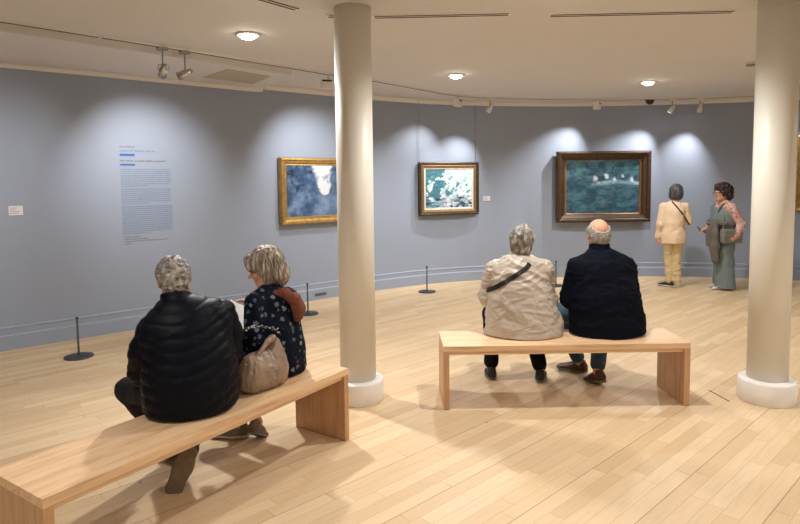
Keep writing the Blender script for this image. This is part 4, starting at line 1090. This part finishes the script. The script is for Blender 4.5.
s = S(); legs(s, P, (.074, .062, .056)); sdf('trousers', s, .007, M['yellow_trouser'], r, wrinkle(.009, 9, 3, (1, 1, 1.5)))
shoe(r, P['ank'][0], P['foot'][0], 'dark_shoe', 'sole_white', sc=.95); shoe(r, P['ank'][1], P['foot'][1], 'tan_shoe', 'sole_white', sc=.95)
s = S(); fl = ((0, 1, 0), .80)
s.chain([(0, .0, .66), (0, .0, .80), (0, .0, 1.0), (0, .0, 1.14)], [.178, .160, .145, .150], .05, fl); s.chain([(-.125, .0, 1.235), (.125, .0, 1.235)], [.06, .06], .06); s.cone((0, 0, 1.16), (0, .01, 1.28), .14, .07, .05, fl)
for q in (0, 1):
    sh, el, wr = (V(*P[k][q]) for k in ('sh', 'el', 'wr')); s.chain([sh, el, lerp3(el, wr, .88 if q == 0 else .7)], [.060, .050, .042], .025)
s.plane((0, 0, .675), (0, 0, -1), .01)
coat = sdf('blazer', s, .007, M['cream_blazer'], r, wrinkle(.011, 7, 71, (1, 1, .9)))
pts = [(lerp3((-.08, -.6, 1.36), (.22, -.6, .96), t), (0, 1, 0)) for t in np.linspace(0, 1, 16)]
drape('crossbody_strap', r, coat, pts, .02, .003, 'charcoal', .006)

# ---------------------------------------------------------------- standing woman in dungarees
r = person(4.83, 8.93, 92, 'standing woman with dark curly hair and glasses in grey-green dungarees, facing left')
P = dict(pelvis=(0, .0, .86), chest=(0, .01, 1.13), neck=(.0, .0, 1.29), head=(.0, .035, 1.44), R=head_frame(.1, .05, 0), tw=1.0, hs=1.0,
         sh=[(-.18, -.01, 1.225), (.18, -.01, 1.225)], el=[(-.235, -.13, .98), (.22, -.02, .98)], wr=[(-.275, -.02, .80), (.08, .22, .89)],
         hand=[((.05, .8, -.5), (1, .2, 0), 1, .5), ((-.3, 1, -.1), (.0, 0, -1), -1, .7)],
         hip=[(-.09, .0, .83), (.09, .0, .83)], knee=[(-.09, .04, .46), (.09, .03, .46)], ank=[(-.08, .03, .088), (.09, -.05, .088)], foot=[(.15, 0), (-.1, 0)])
body(r, P, .0065)
c = V(*P['head']); R = P['R']
s = S(); s.ell(c + R @ V(0, -.03, .035), V(.118, .122, .110), R); s.ell(c + R @ V(0, -.06, -.04), V(.115, .085, .085), R, .03); s.ell(c + R @ V(0, .03, .09), V(.085, .07, .05), R, .03)
s.ell(c + R @ V(0, .12, -.035), V(.085, .075, .095), R, .012, 's')
sdf('hair', s, .0055, M['hair_curly'], r, hair_disp(.022, 30, c, R, (1, 1, 1), 4))
bm = bmesh.new()
for sx in (-1, 1):
    tube(bm, [c + R @ V(sx * .033 + .026 * math.cos(a), .104, -.004 + .019 * math.sin(a)) for a in np.linspace(0, 2 * PI, 20)], .003, 6); tube(bm, [c + R @ V(sx * .058, .102, .003), c + R @ V(sx * .08, .0, .0)], .0028, 6)
tube(bm, [c + R @ V(-.008, .107, .0), c + R @ V(.008, .107, .0)], .0028, 6); obj('glasses', bm, M['black'], r)
s = S(); fl = ((0, 1, 0), .8)
s.chain([(0, .0, .76), (0, .0, .86), (0, .01, 1.0), (0, .01, 1.13)], [.19, .20, .185, .185], .05, fl)
for q in (0, 1):
    hp, kn, an = (V(*P[k][q]) for k in ('hip', 'knee', 'ank')); s.chain([hp, lerp3(hp, kn, .6), V(an[0], an[1] * .6 - .01, .42), V(an[0] * 1.05, an[1] - .03, .03)], [.12, .115, .115, .145], .04)
s.plane((0, 0, 1.205), (0, -.15, 1), .015); s.plane((0, 0, .025), (0, 0, -1), .006)
dg = sdf('dungarees', s, .007, M['teal_dungaree'], r, wrinkle(.012, 9, 81, (1, 1, .25)))
for sx in (-1, 1):
    pp = [(sx * .10, .155, 1.17), (sx * .105, .12, 1.24), (sx * .10, .05, 1.29), (sx * .095, -.05, 1.275), (sx * .08, -.13, 1.20), (sx * .07, -.155, 1.12)]
    pp = [tuple(q) for q in catmull(pp, 5)]; ribbon('dungaree_strap', pp, [(0, V(*q)[1] * 2, .6) for q in pp], .035, .006, 'teal_dungaree', dg)
s = S(); s.chain([(0, .0, .95), (0, .0, 1.14)], [.165, .172], .05, fl); s.chain([(-.15, -.005, 1.225), (.15, -.005, 1.225)], [.066, .066], .05); s.cone((0, 0, 1.15), (0, .0, 1.265), .13, .07, .05, fl)
for q in (0, 1):
    sh, el, wr = (V(*P[k][q]) for k in ('sh', 'el', 'wr')); s.chain([sh, el, lerp3(el, wr, .85)], [.068, .058, .044], .025)
s.ell((0, .07, 1.30), (.07, .08, .07), None, .02, 's')
sdf('blouse', s, .0065, M['pink_floral'], r, wrinkle(.008, 10, 91, (1, 1, 1)))
s = S(); s.chain([(-.14, .16, 1.0), (-.19, .10, .99), (-.195, .0, .98), (-.16, -.10, .98)], [.032, .036, .034, .028], .03); s.chain([(.14, .14, 1.0), (.02, .21, .99), (-.12, .18, 1.0)], [.03, .034, .036], .03)
s.chain([(-.12, .19, .99), (-.14, .21, .85), (-.135, .20, .66), (-.13, .19, .46)], [.045, .06, .072, .062], .03, ((0, 1, .0), .8)); s.chain([(-.10, .20, .98), (-.05, .24, .86), (-.04, .235, .68)], [.035, .045, .04], .02)
sdf('tied_cardigan', s, .0065, M['cardigan'], r, wrinkle(.016, 11, 95, (1, 1, .35)))
shoe(r, P['ank'][0], P['foot'][0], 'sole_white', 'sole_white', sc=.95); shoe(r, P['ank'][1], P['foot'][1], 'sole_white', 'sole_white', sc=.95)
rr = r
b = empty('shoulder_bag', (4.82, 8.70, .70), math.radians(4), label='grey shoulder bag on the hip of the curly-haired standing woman', cat='bag')
s = S(); s.box((0, 0, .105), (.125, .028, .075), None, .025); s.box((0, -.012, .15), (.128, .026, .042), None, .022, .012); sdf('bag_body', s, .006, M['grey_bag'], b, wrinkle(.006, 12, 7, (1, 1, 1)))
bm = bmesh.new(); sp = [(-.12, .0, .17), (-.10, .03, .33), (-.02, .13, .50), (.05, .23, .60)]; sp = [tuple(q) for q in catmull(sp, 6)]; tube(bm, sp, .008, 6)
sp = [(.12, .0, .17), (.13, .05, .33), (.12, .14, .48), (.07, .23, .60)]; tube(bm, [tuple(q) for q in catmull(sp, 6)], .008, 6); obj('strap', bm, M['grey_bag'], b, True)
ph = empty('smartphone', (4.535, 8.99, .88), math.radians(10), label='black smartphone held out by the curly-haired standing woman', cat='phone')
ph.rotation_euler = (math.radians(35), math.radians(-24), math.radians(80))
bm = bmesh.new(); bx(bm, (-.037, -.075, -.004), (.037, .075, .004), .0035); o = obj('case', bm, M['black'], ph)
bm = bmesh.new(); bx(bm, (-.034, -.071, .0038), (.034, .071, .0046)); obj('screen', bm, M['glass_dim'], ph)
